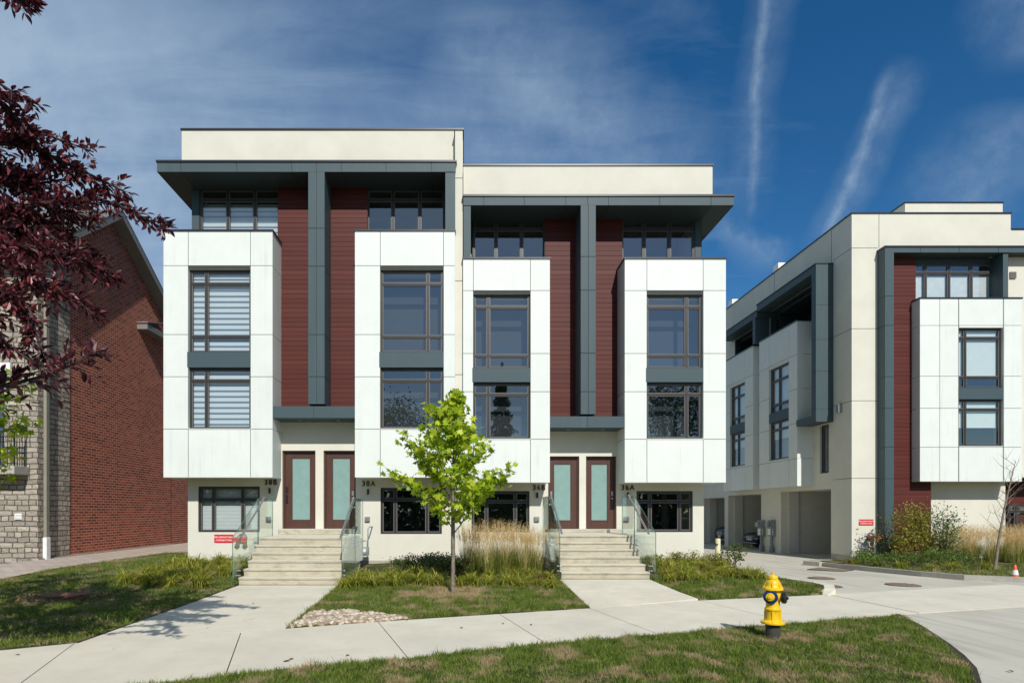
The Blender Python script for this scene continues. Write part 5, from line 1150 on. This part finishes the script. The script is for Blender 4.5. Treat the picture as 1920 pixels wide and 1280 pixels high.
def leaf_quads(P, size, nrm_up=0.3, rs=None, aspect=2.0):
    """kite-shaped leaves folded along nothing: (n,3) centres -> quads"""
    r_ = rs or rng; n = len(P); d = r_.normal(size=(n, 3)); d /= np.linalg.norm(d, axis=1)[:, None]; u = r_.normal(size=(n, 3)); u[:, 2] += nrm_up
    s_ = np.cross(d, u); s_ /= np.linalg.norm(s_, axis=1)[:, None] + 1e-9; sz = size * r_.uniform(0.6, 1.25, n)[:, None]
    return np.stack([P - d*sz*0.5, P + s_*sz*0.5/aspect, P + d*sz*0.5, P - s_*sz*0.5/aspect], 1).reshape(-1, 3)
def bush(name, x, y, z, r3, n, size, m, label, cat, group=None, stems=9, bark=None, lumps=14, seed=0, stemtop=0.8):
    r_ = np.random.default_rng(seed); root = thing(name, (x, y, z), label, cat, group)
    C_ = []; mb = MB()
    for k in range(lumps):
        a = r_.uniform(0, 6.28); q = math.sqrt(r_.uniform(0, 1)); h = r_.uniform(0.25, 1.0); wd = math.sqrt(max(0.05, 1 - (2*h-1.05)**2))
        C_.append((x + r3[0]*q*wd*math.cos(a)*0.8, y + r3[1]*q*wd*math.sin(a)*0.8, z + r3[2]*h*0.95))
    for k in range(min(stems, lumps)):
        cxk, cyk, czk = C_[k]; mb.tube([(x + r_.uniform(-.08, .08), y + r_.uniform(-.08, .08), z-0.05), (x + (cxk-x)*0.35, y + (cyk-y)*0.35, z + (czk-z)*0.5), (cxk, cyk, czk)], [0.018, 0.012, 0.005], 5)
    mb.build('stem', bark or M_bark, root)
    idx = r_.integers(0, lumps, n); P = np.array(C_)[idx] + r_.normal(size=(n, 3)) * np.array([r3[0]*0.22, r3[1]*0.22, r3[2]*0.13]); P[:, 2] = np.maximum(P[:, 2], z + 0.03)
    arr_mesh('foliage', leaf_quads(P, size, 0.6, r_), 4, m, root); return root
# dark ground cover behind the maple
for k, (x, y) in enumerate(((-1.3, 15.9), (-0.9, 15.4), (-0.5, 15.0), (-1.6, 15.3), (-0.2, 14.8), (-0.05, 15.3), (-0.8, 16.4), (-0.4, 15.9))):
    bush('ground_cover_shrub', x, y, GZ(x, y), (0.42, 0.38, 0.38), 900, 0.055, M_dkleaf, 'low dark green shrub behind the maple, ' + where(x, y, [(-2.5, 14.7), (-0.1, 16.9)], 'steps end', 'maple end'), 'shrub', 'dark shrubs behind the maple', 5, seed=k)
for k, (x, y) in enumerate(((5.3, 16.6), (6.0, 16.9), (6.6, 17.1), (5.0, 15.8), (7.1, 16.9))):
    bush('ground_cover_shrub', x, y, GZ(x, y), (0.40, 0.36, 0.36), 700, 0.05, M_shrub, 'low mottled shrub at the back of the bed right of the 36 steps', 'shrub', 'mottled shrubs right of the 36 steps', 5, seed=20+k)
bush('leafy_plant', WX(1378, 16.5), 16.5, GZ(7.5, 16.5), (0.42, 0.3, 0.55), 260, 0.10, M_dkleaf, 'broad dark leafy plant beside the pale bollard', 'plant', None, 6, lumps=8, seed=31)
bush('leafy_plant', WX(322, 13.9), 13.9, GZ(-6.8, 14), (0.16, 0.15, 0.25), 220, 0.06, M_juniper, 'small fresh green weed among the left daylilies', 'plant', None, 4, lumps=6, seed=32)
# reed grass
def reed_mesh(seed, h=1.3):
    r_ = np.random.default_rng(seed); n = 260; base = np.zeros((n, 3)); a = r_.uniform(0, 6.28, n); q = np.sqrt(r_.uniform(0, 1, n))*0.20; base[:, 0] = np.cos(a)*q; base[:, 1] = np.sin(a)*q
    V = strips(base, a + r_.normal(0, 0.6, n), r_.uniform(0.45, 0.78, n)*h, r_.uniform(0.85, 1.0, n), r_.uniform(0.1, 0.45, n), r_.uniform(0.0, 0.35, n), r_.uniform(0.006, 0.011, n), 4)
    m = 90; base = np.zeros((m, 3)); a = r_.uniform(0, 6.28, m); q = np.sqrt(r_.uniform(0, 1, m))*0.18; base[:, 0] = np.cos(a)*q; base[:, 1] = np.sin(a)*q; L = r_.uniform(0.78, 1.05, m)*h; out = r_.uniform(0.03, 0.24, m)
    St = strips(base, a, L, np.full(m, 0.97), out, np.zeros(m), np.full(m, 0.0045), 3)
    # plumes: narrow feathery spikes on the top quarter of each stalk
    top = base + np.stack([np.cos(a)*out*L, np.sin(a)*out*L, 0.97*L], 1); mid = base + np.stack([np.cos(a)*out*L*0.62, np.sin(a)*out*L*0.62, 0.70*L], 1)
    PP = []
    for i in range(m):
        for k in range(14):
            t_ = r_.uniform(0, 1); c_ = mid[i]*(1-t_) + top[i]*t_ + r_.normal(0, 0.006, 3)
            d = (top[i]-mid[i]); d = d/np.linalg.norm(d) + r_.normal(0, 0.28, 3); ln = 0.05*(1-0.4*t_); s_ = np.cross(d, r_.normal(size=3)); s_ /= np.linalg.norm(s_); wq = 0.0055*(1-0.5*t_)
            PP += [c_ - s_*wq*0.4, c_ + d*ln*0.4 - s_*wq, c_ + d*ln, c_ + d*ln*0.4 + s_*wq]
    return V, np.concatenate([St, np.array(PP)])
RM = []
for i in range(4):
    V, Pq = reed_mesh(50+i); o = arr_mesh('foliage', np.concatenate([V, Pq]), 4, [M_reed, M_plume], mi=np.concatenate([np.zeros(len(V)//4), np.ones(len(Pq)//4)])); RM.append(o.data); bpy.data.objects.remove(o)
def reed(x, y, s_, z, label, group):
    o = bpy.data.objects.new('reed_grass_clump', random.choice(RM)); COL.objects.link(o); o.location = (x, y, z-0.02); o.rotation_euler = (random.uniform(-.04, .04), random.uniform(-.04, .04), random.uniform(0, 6.28)); o.scale = (s_*1.1, s_*1.1, s_); tag(o, label, 'ornamental grass', group)
for x, y, s_ in ((0.15, 15.3, .98), (0.6, 15.0, 1.0), (1.05, 15.3, 1.05), (1.5, 15.1, .95), (1.9, 15.4, .92), (0.35, 15.8, 1.), (0.85, 15.8, 1.04), (1.35, 15.8, 1.0), (1.8, 16.0, .9)):
    reed(x, y, s_, GZ(x, y), 'straw plumed reed grass between maple and 36 steps, ' + where(x, y, [(0.1, 15), (2.0, 16)], 'maple end', 'steps end'), 'reed grass left of the 36 steps')
for x, y, s_ in ((16.0, 20.2, .8), (16.3, 19.8, .8), (21.2, 20.4, 1.0), (17.5, 19.8, .9), (18.3, 19.8, .9), (16.6, 20.6, .95), (17.1, 20.3, 1.), (17.6, 20.7, 1.02), (18.1, 20.3, 1.0), (18.6, 20.6, 1.), (17.3, 21.1, 1.), (18.0, 21.2, 1.), (19.1, 20.3, 1.), (19.6, 20.6, 1.05), (20.2, 20.4, 1.05), (19.4, 21.1, 1.), (20.8, 20.8, 1.0), (16.9, 19.9, .8), (19.9, 21.2, 1.)):
    reed(x, y, s_*0.98, 0.05, 'straw plumed reed grass at the right building, ' + where(x, y, [(16.5, 19.9), (20.9, 21.3)], 'shrub end', 'far end'), 'reed grass at the right building')
# shrubs of the right bed
bush('tall_shrub', WX(1712, 20.2), 20.2, 0.05, (0.85, 0.6, 1.75), 3600, 0.085, M_shrub, 'tall bronze and yellow green shrub in front of the red siding', 'shrub', None, 12, lumps=26, seed=41)
bush('tall_shrub', WX(1768, 20.0), 20.0, 0.05, (0.85, 0.55, 1.60), 1700, 0.085, M_shrubg, 'airy pale green shrub in front of the white wall on the right', 'shrub', None, 14, lumps=26, seed=42)
bush('tall_shrub', WX(1668, 20.9), 20.9, 0.05, (0.45, 0.4, 1.45), 700, 0.08, M_dkleaf, 'dark climbing shrub against the slate fin of the right building', 'shrub', None, 6, lumps=12, seed=43)
rb = bush('rose_bush', WX(1636, 20.6), 20.6, 0.05, (0.28, 0.25, 1.15), 260, 0.06, M_shrubg, 'thin sparse rose bush under the red sign on the corner', 'rose bush', None, 5, lumps=8, seed=44)
for k, (px, d, w, h, mm) in enumerate(((1665, 18.6, .8, .42, M_juniper), (1760, 18.0, .95, .5, M_juniper), (1715, 19.0, .7, .35, M_dkleaf), (1622, 19.6, .5, .4, M_juniper), (1800, 18.6, .6, .4, M_dkleaf))):
    nmj = ['beside the rose bush', 'in front of the airy pale shrub', 'in front of the bronze shrub', 'at the kerb corner by the carport', 'in front of the reed grass']
    bush('juniper', WX(px, d), d, 0.04, (w, 0.5, h), 1600, 0.05, mm, 'low spreading evergreen ' + nmj[k], 'juniper', 'low evergreens of the right bed', 6, lumps=22, seed=60+k)

# ---------------------------------------------------------------- trees
def branch_pts(p0, az, el, L, bend=0.25, seg=5, droop=0.0):
    pts = [Vector(p0)]; d = Vector((math.cos(az)*math.cos(el), math.sin(az)*math.cos(el), math.sin(el)))
    for i in range(seg):
        d = (d + Vector((random.gauss(0, bend*0.3), random.gauss(0, bend*0.3), random.gauss(0, bend*0.2) + 0.05 - droop))).normalized(); pts.append(pts[-1] + d*(L/seg))
    return pts
def lobed(P, nrm, size, r_):
    """maple-like leaves: ten-cornered star shapes, slightly cupped"""
    n = len(P); u = r_.normal(size=(n, 3)); u -= (u*nrm).sum(1)[:, None]*nrm; u /= np.linalg.norm(u, axis=1)[:, None]; w = np.cross(nrm, u)
    prof = [(0, -0.42), (0.18, -0.22), (0.48, -0.18), (0.28, 0.02), (0.46, 0.30), (0.16, 0.22), (0, 0.58), (-0.16, 0.22), (-0.46, 0.30), (-0.28, 0.02), (-0.48, -0.18), (-0.18, -0.22)]
    sz = (size*r_.uniform(0.6, 1.2, n))[:, None]
    return np.stack([P + w*a*sz + u*b*sz - nrm*sz*0.35*abs(a)**1.3 for a, b in prof], 1).reshape(-1, 3), len(prof)
# young maple in front of the middle
r_ = np.random.default_rng(5); mx_, my_ = WX(849, 12.5), 12.5; mz = GZ(mx_, my_) - 0.03
MT = thing('young_maple', (mx_, my_, mz), 'young maple with bright lime green lobed leaves in the middle of the front lawn', 'tree')
tp = [(mx_, my_, mz), (mx_+0.01, my_, mz+0.9), (mx_-0.005, my_, mz+1.8), (mx_+0.03, my_, mz+2.8), (mx_+0.01, my_, mz+3.7), (mx_+0.04, my_, mz+4.3)]
mb = MB(); mb.tube(tp, [0.044, 0.036, 0.030, 0.023, 0.014, 0.005], 12)
mb.build('trunk', M_palebark, MT, smooth=True)
env = [(1.35, 0.60), (1.75, 1.05), (2.0, 1.25), (2.3, 1.28), (2.6, 1.0), (3.0, 0.70), (3.4, 0.50), (3.8, 0.30), (4.1, 0.14), (4.45, 0.05)]
def envr(z): return float(np.interp(z, [e_[0] for e_ in env], [e_[1] for e_ in env]))
P = []; mb = MB(); random.seed(21)
for k in range(30):
    zb = 1.25 + 2.85*(k/29); az = k*2.399 + random.uniform(-.3, .3); el = R(random.uniform(28, 50)); L = envr(zb + 0.4)*random.uniform(0.85, 1.25)/math.cos(el)
    L = min(L * (0.85 if k < 3 else 1.0), 1.5 if zb < 2.0 else 1.25 if zb < 2.6 else 0.85)
    tx = float(np.interp(zb + mz - mz, [0, .9, 1.8, 2.8, 3.7, 4.3], [p[0] for p in tp])); bp = branch_pts((tx, my_, mz + zb), az, el, L, 0.35)
    mb.tube(bp, [0.014*(1-0.16*i) for i in range(len(bp))], 5)
    nl = int(26 + 30*L)
    for q in range(nl):
        t_ = random.uniform(0.25, 1.05)*(len(bp)-1); i = min(int(t_), len(bp)-2); c_ = bp[i].lerp(bp[i+1], t_-i); P.append(tuple(c_ + Vector((random.gauss(0, .085), random.gauss(0, .085), random.gauss(0, .08)))))
    for q in range(3):
        i = random.randint(2, len(bp)-1); sp = branch_pts(bp[i], az + random.choice((-1, 1))*random.uniform(.5, 1.1), el*0.7, 0.32*L, 0.4, 3); mb.tube(sp, [0.006, 0.005, 0.003, 0.002], 4)
        for s_ in range(9): c_ = sp[random.randint(0, 3)]; P.append(tuple(c_ + Vector((random.gauss(0, .08), random.gauss(0, .08), random.gauss(0, .07)))))
mb.build('branches', M_bark, MT)
P = np.array(P); nr = r_.normal(size=(len(P), 3))*0.75; nr[:, 2] += 0.75; nr[:, 1] -= 0.35; nr /= np.linalg.norm(nr, axis=1)[:, None]
V, k = lobed(P, nr, 0.165, r_); arr_mesh('crown', V, k, M_maple, MT)
# green maple at the far left (trunk outside the picture)
gx, gy = -8.6, 9.0; gz_ = GZ(gx, gy); GT = thing('green_maple', (gx, gy, gz_), 'green maple reaching in from the left edge in front of the stone wall', 'tree')
mb = MB(); tp = [(gx, gy, gz_-0.05), (gx+0.05, gy, 1.2), (gx, gy+0.05, 2.6), (gx+0.05, gy, 4.6)]; mb.tube(tp, [0.09, 0.075, 0.06, 0.02], 12); mb.build('trunk', M_palebark, GT, smooth=True)
P = []; mb = MB()
for k in range(26):
    zb = 1.9 + 2.6*k/25; az = k*2.399; el = R(random.uniform(15, 40)); L = random.uniform(1.1, 1.6)*(1 if zb < 3.6 else 0.7); bp = branch_pts((gx, gy, zb), az, el, L, 0.35); mb.tube(bp, [0.016, .014, .011, .008, .006, .003], 5)
    for q in range(46): t_ = random.uniform(0.2, 1.05)*5; i = min(int(t_), 4); c_ = bp[i].lerp(bp[i+1], t_-i); P.append(tuple(c_ + Vector((random.gauss(0, .11), random.gauss(0, .11), random.gauss(0, .10)))))
for (px, py, d) in ((30, 715, 8.6), (10, 775, 8.6), (52, 800, 8.7), (20, 850, 8.8), (10, 890, 8.8), (35, 740, 8.5)):       # the low limbs that reach into view
    e_ = Vector((WX(px, d), d, WZ(py, d))); st = Vector((gx, gy, e_.z - 0.7)); bp = [st.lerp(e_, t_) + Vector((0, 0, 0.12*math.sin(t_*3.1))) for t_ in np.linspace(0, 1, 6)]; mb.tube(bp, [0.016, .014, .011, .008, .006, .003], 5)
    for q in range(80): t_ = random.uniform(0.35, 1.05)*5; i = min(int(t_), 4); c_ = bp[i].lerp(bp[i+1], t_-i); P.append(tuple(c_ + Vector((random.gauss(0, .07), random.gauss(0, .1), random.gauss(0, .08)))))
mb.build('branches', M_bark, GT)
P = np.array(P); nr = r_.normal(size=(len(P), 3))*0.75; nr[:, 2] += 0.7; nr /= np.linalg.norm(nr, axis=1)[:, None]; V, k = lobed(P, nr, 0.135, r_); arr_mesh('crown', V, k, M_maple, GT)

# purple-leaved tree: trunk outside the left edge, limbs reach in over the lawn
random.seed(33); r_ = np.random.default_rng(8)
ux, uy = -6.0, 5.6; UT = thing('purple_tree', (ux, uy, 0.0), 'dark purple leaved tree hanging in from the upper left', 'tree')
mb = MB(); mb.tube([(ux, uy, -0.1), (ux+0.05, uy, 1.0), (ux+0.1, uy, 2.2), (ux+0.05, uy+.05, 3.4), (ux+0.2, uy, 5.2)], [0.16, 0.13, 0.115, 0.09, 0.04], 14); mb.build('trunk', M_pbark, UT, smooth=True)
LV = []; mb = MB()
def oval_leaf(c_, d, nrm, L):
    """narrow pointed leaf as two folded halves: 2 quads"""
    d = d.normalized(); s_ = d.cross(nrm).normalized(); up = s_.cross(d).normalized(); w = L*0.21
    a = c_; b = c_ + d*L; m1 = c_ + d*L*0.32; m2 = c_ + d*L*0.68
    return [a, m1 + s_*w + up*w*.5, m2 + s_*w*.85 + up*w*.4, b, a, b, m2 - s_*w*.85 + up*w*.4, m1 - s_*w + up*w*.5]
def twig(p0, d, L, nleaf, ls=0.085):
    d = d.normalized(); pts = [p0]
    for i in range(4): d = (d + Vector((random.gauss(0, .16), random.gauss(0, .16), random.gauss(0, .12)))).normalized(); pts.append(pts[-1] + d*L/4)
    mb.tube(pts, [0.0045, 0.004, 0.003, 0.0025, 0.0015], 4, cap=False)
    for k in range(nleaf):
        t_ = (k + random.random()*0.6)/nleaf*4; i = min(int(t_), 3); c_ = pts[i].lerp(pts[i+1], t_-i); sd_ = d.cross(Vector((random.gauss(0, 1), random.gauss(0, 1), random.gauss(0, 1)))).normalized()
        LV.extend(oval_leaf(c_ + sd_*0.008, d*0.75 + sd_*random.uniform(0.6, 1.1), Vector((random.gauss(0, .6), random.gauss(0, .6), 1)), ls*random.uniform(0.65, 1.2)))
    LV.extend(oval_leaf(pts[-1], d, Vector((0.1, 0, 1)), ls))
def limb(pts, r0, ntw, tl=0.34, nleaf=13, ls=0.085, spread=1.0, start=0.15):
    pts = [Vector(p) for p in pts]; n = 10; cur = []
    for i in range(n*(len(pts)-1)+1):
        t_ = i/n; k = min(int(t_), len(pts)-2); q = t_-k; p_ = [pts[max(k-1, 0)], pts[k], pts[k+1], pts[min(k+2, len(pts)-1)]]
        cur.append(0.5*((2*p_[1]) + (-p_[0]+p_[2])*q + (2*p_[0]-5*p_[1]+4*p_[2]-p_[3])*q*q + (-p_[0]+3*p_[1]-3*p_[2]+p_[3])*q**3))
    mb.tube(cur, [r0*(1-0.88*i/len(cur)) + 0.002 for i in range(len(cur))], 7)
    for k in range(ntw):
        t_ = start + (1-start)*(k+random.random())/ntw; i = min(int(t_*(len(cur)-1)), len(cur)-2); d = (cur[i+1]-cur[i]).normalized()
        sd_ = d.cross(Vector((random.gauss(0, 1), random.gauss(0, 1), random.gauss(0, 1)))).normalized()
        f_ = 1.0 - 0.5*max(0, (t_-0.45)/0.55); twig(cur[i].copy(), d*random.uniform(0.5, 1.1) + sd_*random.uniform(0.3, 1.0)*spread, tl*f_*random.uniform(0.5, 1.25), max(5, int(nleaf*f_)), ls)
def Q(px, py, d): return (WX(px, d), d, WZ(py, d))
T0, T1, T2, T3 = (ux+0.1, uy, 2.0), (ux+0.08, uy, 2.8), (ux+0.06, uy, 3.6), (ux+0.1, uy, 4.4)
vis = [ # limbs that reach into view
 ([T1, Q(-120, 420, 5.3), Q(60, 385, 5.3), Q(190, 375, 5.4), Q(312, 432, 5.5)], 0.035, 100, .20, 12),
 ([T2, Q(-120, 300, 5.2), Q(20, 270, 5.2), Q(110, 300, 5.3), Q(235, 360, 5.4)], 0.035, 95, .24, 12),
 ([T2, Q(-140, 200, 5.0), Q(-10, 190, 5.0), Q(45, 235, 5.1), Q(175, 285, 5.2)], 0.03, 60, .20, 11),
 ([T3, Q(-140, 80, 4.9), Q(-30, 140, 4.9), Q(60, 195, 5.0)], 0.025, 34, .20, 10),
 ([T3, Q(-160, -60, 4.8), Q(-40, -40, 4.8), Q(25, -5, 4.9), Q(62, 8, 4.9)], 0.025, 40, .16, 10),
 ([T1, Q(-130, 480, 5.1), Q(20, 460, 5.1), Q(120, 480, 5.2), Q(215, 520, 5.3)], 0.035, 110, .24, 12),
 ([T1, Q(-130, 520, 5.0), Q(10, 500, 5.0), Q(90, 530, 5.1), Q(180, 590, 5.2)], 0.03, 90, .24, 12),
 ([T0, Q(-130, 560, 4.8), Q(-10, 540, 4.8), Q(50, 590, 4.9), Q(85, 680, 4.9)], 0.028, 66, .20, 11),
 ([T0, Q(-130, 620, 4.7), Q(-30, 600, 4.7), Q(20, 650, 4.8), Q(105, 705, 4.8)], 0.022, 40, .15, 10),
 ([T1, Q(-100, 440, 5.6), Q(60, 430, 5.7), Q(130, 450, 5.8), Q(180, 490, 5.9)], 0.03, 100, .26, 12),
 ([T2, Q(-100, 360, 5.6), Q(40, 350, 5.7), Q(110, 390, 5.8), Q(175, 410, 5.9)], 0.03, 100, .26, 12),
 ([T1, Q(-100, 520, 5.5), Q(0, 420, 5.4), Q(70, 420, 5.4), Q(150, 500, 5.5)], 0.03, 90, .26, 12),
 ([T2, Q(-60, 330, 5.4), Q(10, 330, 5.4), Q(60, 345, 5.4), Q(150, 330, 5.4)], 0.03, 80, .26, 12),
 ([T1, Q(-60, 500, 5.2), Q(0, 470, 5.3), Q(60, 520, 5.4), Q(130, 560, 5.4)], 0.03, 80, .26, 12),
 ([T1, Q(-60, 470, 5.3), Q(0, 400, 5.6), Q(60, 470, 5.7), Q(110, 440, 5.7)], 0.03, 80, .28, 12),
 ([T0, Q(-80, 560, 5.2), Q(-20, 560, 5.3), Q(30, 560, 5.3), Q(60, 640, 5.3)], 0.02, 50, .2, 11)]
for p_, r0, nt, tl, nl in vis: limb(p_, r0, int(nt*0.80), tl*0.9, nl, 0.076)
for k in range(26):                                                        # the rest of the crown, mostly outside the frame, shades the lawn
    az = k*2.399; zb = 2.2 + 3.2*k/25; L = random.uniform(1.9, 2.9)*(1.0 if zb < 4.6 else 0.7)
    if -1.0 < ((az + math.pi) % (2*math.pi) - math.pi) < 0.9: L *= 0.42
    bp = branch_pts((ux+0.08, uy, zb), az, R(random.uniform(10, 40)), L, 0.3, 4); limb(bp, 0.035, 46, .42, 9, 0.13, 1.2, 0.2)
mb.build('branches', M_pbark, UT)
arr_mesh('crown', np.array([tuple(v_) for v_ in LV]), 4, M_purple, UT)

# bare sapling at the right building
random.seed(4); bx0, by0 = WX(1865, 17.6), 17.6
BT = thing('bare_sapling', (bx0, by0, 0.05), 'leafless thin sapling in front of the reed grass on the right', 'tree')
mb = MB(); tp = [Vector((bx0, by0, 0)), Vector((bx0+0.12, by0, 0.9)), Vector((bx0+0.30, by0+.02, 1.8)), Vector((bx0+0.44, by0, 2.5)), Vector((bx0+0.62, by0, 3.25))]; mb.tube(tp, [0.045, 0.034, 0.026, 0.017, 0.005], 10); mb.build('trunk', M_palebark, BT, smooth=True)
mb = MB()
for k in range(20):
    zb = 1.0 + 2.1*k/19; i = min(int(zb/0.82), 3); p0 = tp[i].lerp(tp[i+1], (zb - tp[i].z)/(tp[i+1].z-tp[i].z)); sgn = -1 if k % 2 else 1
    bp = branch_pts(p0, R(180 if sgn < 0 else 0) + random.uniform(-.7, .7), R(random.uniform(25, 60)), random.uniform(0.5, 0.95)*(1.25 - zb/4), 0.4, 5); mb.tube(bp, [0.010, 0.008, 0.006, 0.005, 0.004, 0.002], 5)
    for q in range(3):
        sp = branch_pts(bp[random.randint(1, 4)], random.uniform(0, 6.28), R(random.uniform(20, 70)), random.uniform(0.2, 0.4), 0.4, 3); mb.tube(sp, [0.005, 0.004, 0.003, 0.0015], 4)
mb.build('branches', M_palebark, BT)
for px in (1893, 1868):
    pass
# trees across the street behind the viewer: seen mirrored in the lower windows, and they make the view plausible from the side
def far_tree(x, y, h, r0, n, label, conifer=False, seed=1):
    q = np.random.default_rng(seed); T_ = thing('conifer' if conifer else 'street_tree', (x, y, -0.2), label, 'tree'); mb = MB(); mb.tube([(x, y, -0.3), (x+0.1, y, h*0.4), (x, y, h*0.95)], [0.28, 0.2, 0.03], 10)
    if conifer:
        hh = q.uniform(0.08, 1, n); rr = r0*(1-hh)*(0.35 + 0.65*np.abs(np.sin(hh*38 + q.uniform(0, .6, n))))*np.sqrt(q.uniform(0.1, 1, n)); a = q.uniform(0, 6.28, n); P = np.stack([x + rr*np.cos(a), y + rr*np.sin(a), h*hh - rr*0.25], 1); sz = 0.28
    else:
        C_ = []
        for k in range(34):
            a = q.uniform(0, 6.28); b_ = q.uniform(-0.7, 1.4); rr = r0*q.uniform(0.35, 0.9); C_.append((x + rr*math.cos(a)*math.cos(b_), y + rr*math.sin(a)*math.cos(b_), h*0.62 + h*0.34*math.sin(b_)*q.uniform(.6, 1)))
            mb.tube([(x, y, h*0.35), C_[-1]], [0.07, 0.02], 5)
        P = np.array(C_)[q.integers(0, 34, n)] + q.normal(size=(n, 3))*r0*0.17; sz = 0.26
    mb.build('trunk', M_bark, T_); arr_mesh('crown', leaf_quads(P, sz, 0.5, q, 1.6), 4, M_gleaf, T_)
far_tree(-7.0, -22, 12.5, 4.4, 8000, 'broad tree across the street, mirrored in the lower window of 38A', seed=71)
far_tree(3.6, -20, 15.5, 3.9, 9000, 'dark conifer across the street, mirrored in the lower window of 36B', True, seed=72)
far_tree(19.5, -21, 13.5, 6.2, 10000, 'broad tree across the street, mirrored in the lower window of 36A', seed=73)

q = np.random.default_rng(80); n = 26000  # unseen foliage belt added to darken the reflections in the ground floor panes
P = np.stack([q.uniform(-60, 70, n), q.uniform(-33, -29, n), q.uniform(-0.3, 1, n)], 1); top = 6.0 + np.array([2.5*noise.noise(Vector((a*0.11, 0, 5))) + 1.2*noise.noise(Vector((a*0.5, 0, 9))) for a in P[:, 0]]); P[:, 2] = np.maximum(-0.3, P[:, 2]*top)
o = arr_mesh('reflection_hedge', leaf_quads(P, 0.95, 0.5, q, 1.5), 4, M_gleaf); tag(o, 'unseen dark tree belt added across the street to darken the ground floor window reflections', 'reflection_hedge', None, 'stuff')

# a few fallen leaves on the pavement
random.seed(55)
for k, (px, py, m_, w_) in enumerate(((537, 1240, M_purple, 'dark red fallen leaf on the sidewalk left of the stones'), (546, 1236, M_bark, 'brown fallen leaf beside the dark red one on the sidewalk'), (865, 1177, M_bark, 'brown fallen leaf on the sidewalk in front of the young maple'), (943, 1169, M_bark, 'curled brown leaf on the sidewalk joint right of the maple'), (996, 1171, M_bark, 'small brown leaf farther right on the sidewalk'), (652, 1229, M_bark, 'small brown leaf near the verge edge'), (424, 1131, M_bark, 'brown leaf on the 38 footpath, left side'), (475, 1131, M_bark, 'brown leaf on the 38 footpath, right side'), (1128, 1104, M_bark, 'brown leaf on the 36 footpath'), (33, 1228, M_bark, 'brown leaf on the sidewalk in the tree shade'), (1895, 1259, M_bark, 'dark leaf on the driveway at the lower right'))):
    d = E*F/(py-VY); x = WX(px, d); z = 0.006 if not 13 > d > 11.5 or px < 900 else 0.05
    a = random.uniform(0, 6.28); L = random.uniform(0.028, 0.045); mb = MB(lambda p: (x + p[0]*math.cos(a) - p[1]*math.sin(a), d + p[0]*math.sin(a) + p[1]*math.cos(a), z + p[2]))
    mb.add([(-L, 0, 0.002), (-L*.3, -L*.4, 0.012), (L*.5, -L*.35, 0.010), (L, 0, 0.006), (L*.5, L*.35, 0.012), (-L*.3, L*.4, 0.010), (0, 0, 0.002)], [(0,1,6), (1,2,6), (2,3,6), (3,4,6), (4,5,6), (5,0,6)])
    tag(mb.build('fallen_leaf', m_, None, loc=(x, d, z)), w_, 'leaf', 'fallen leaves on the pavement')
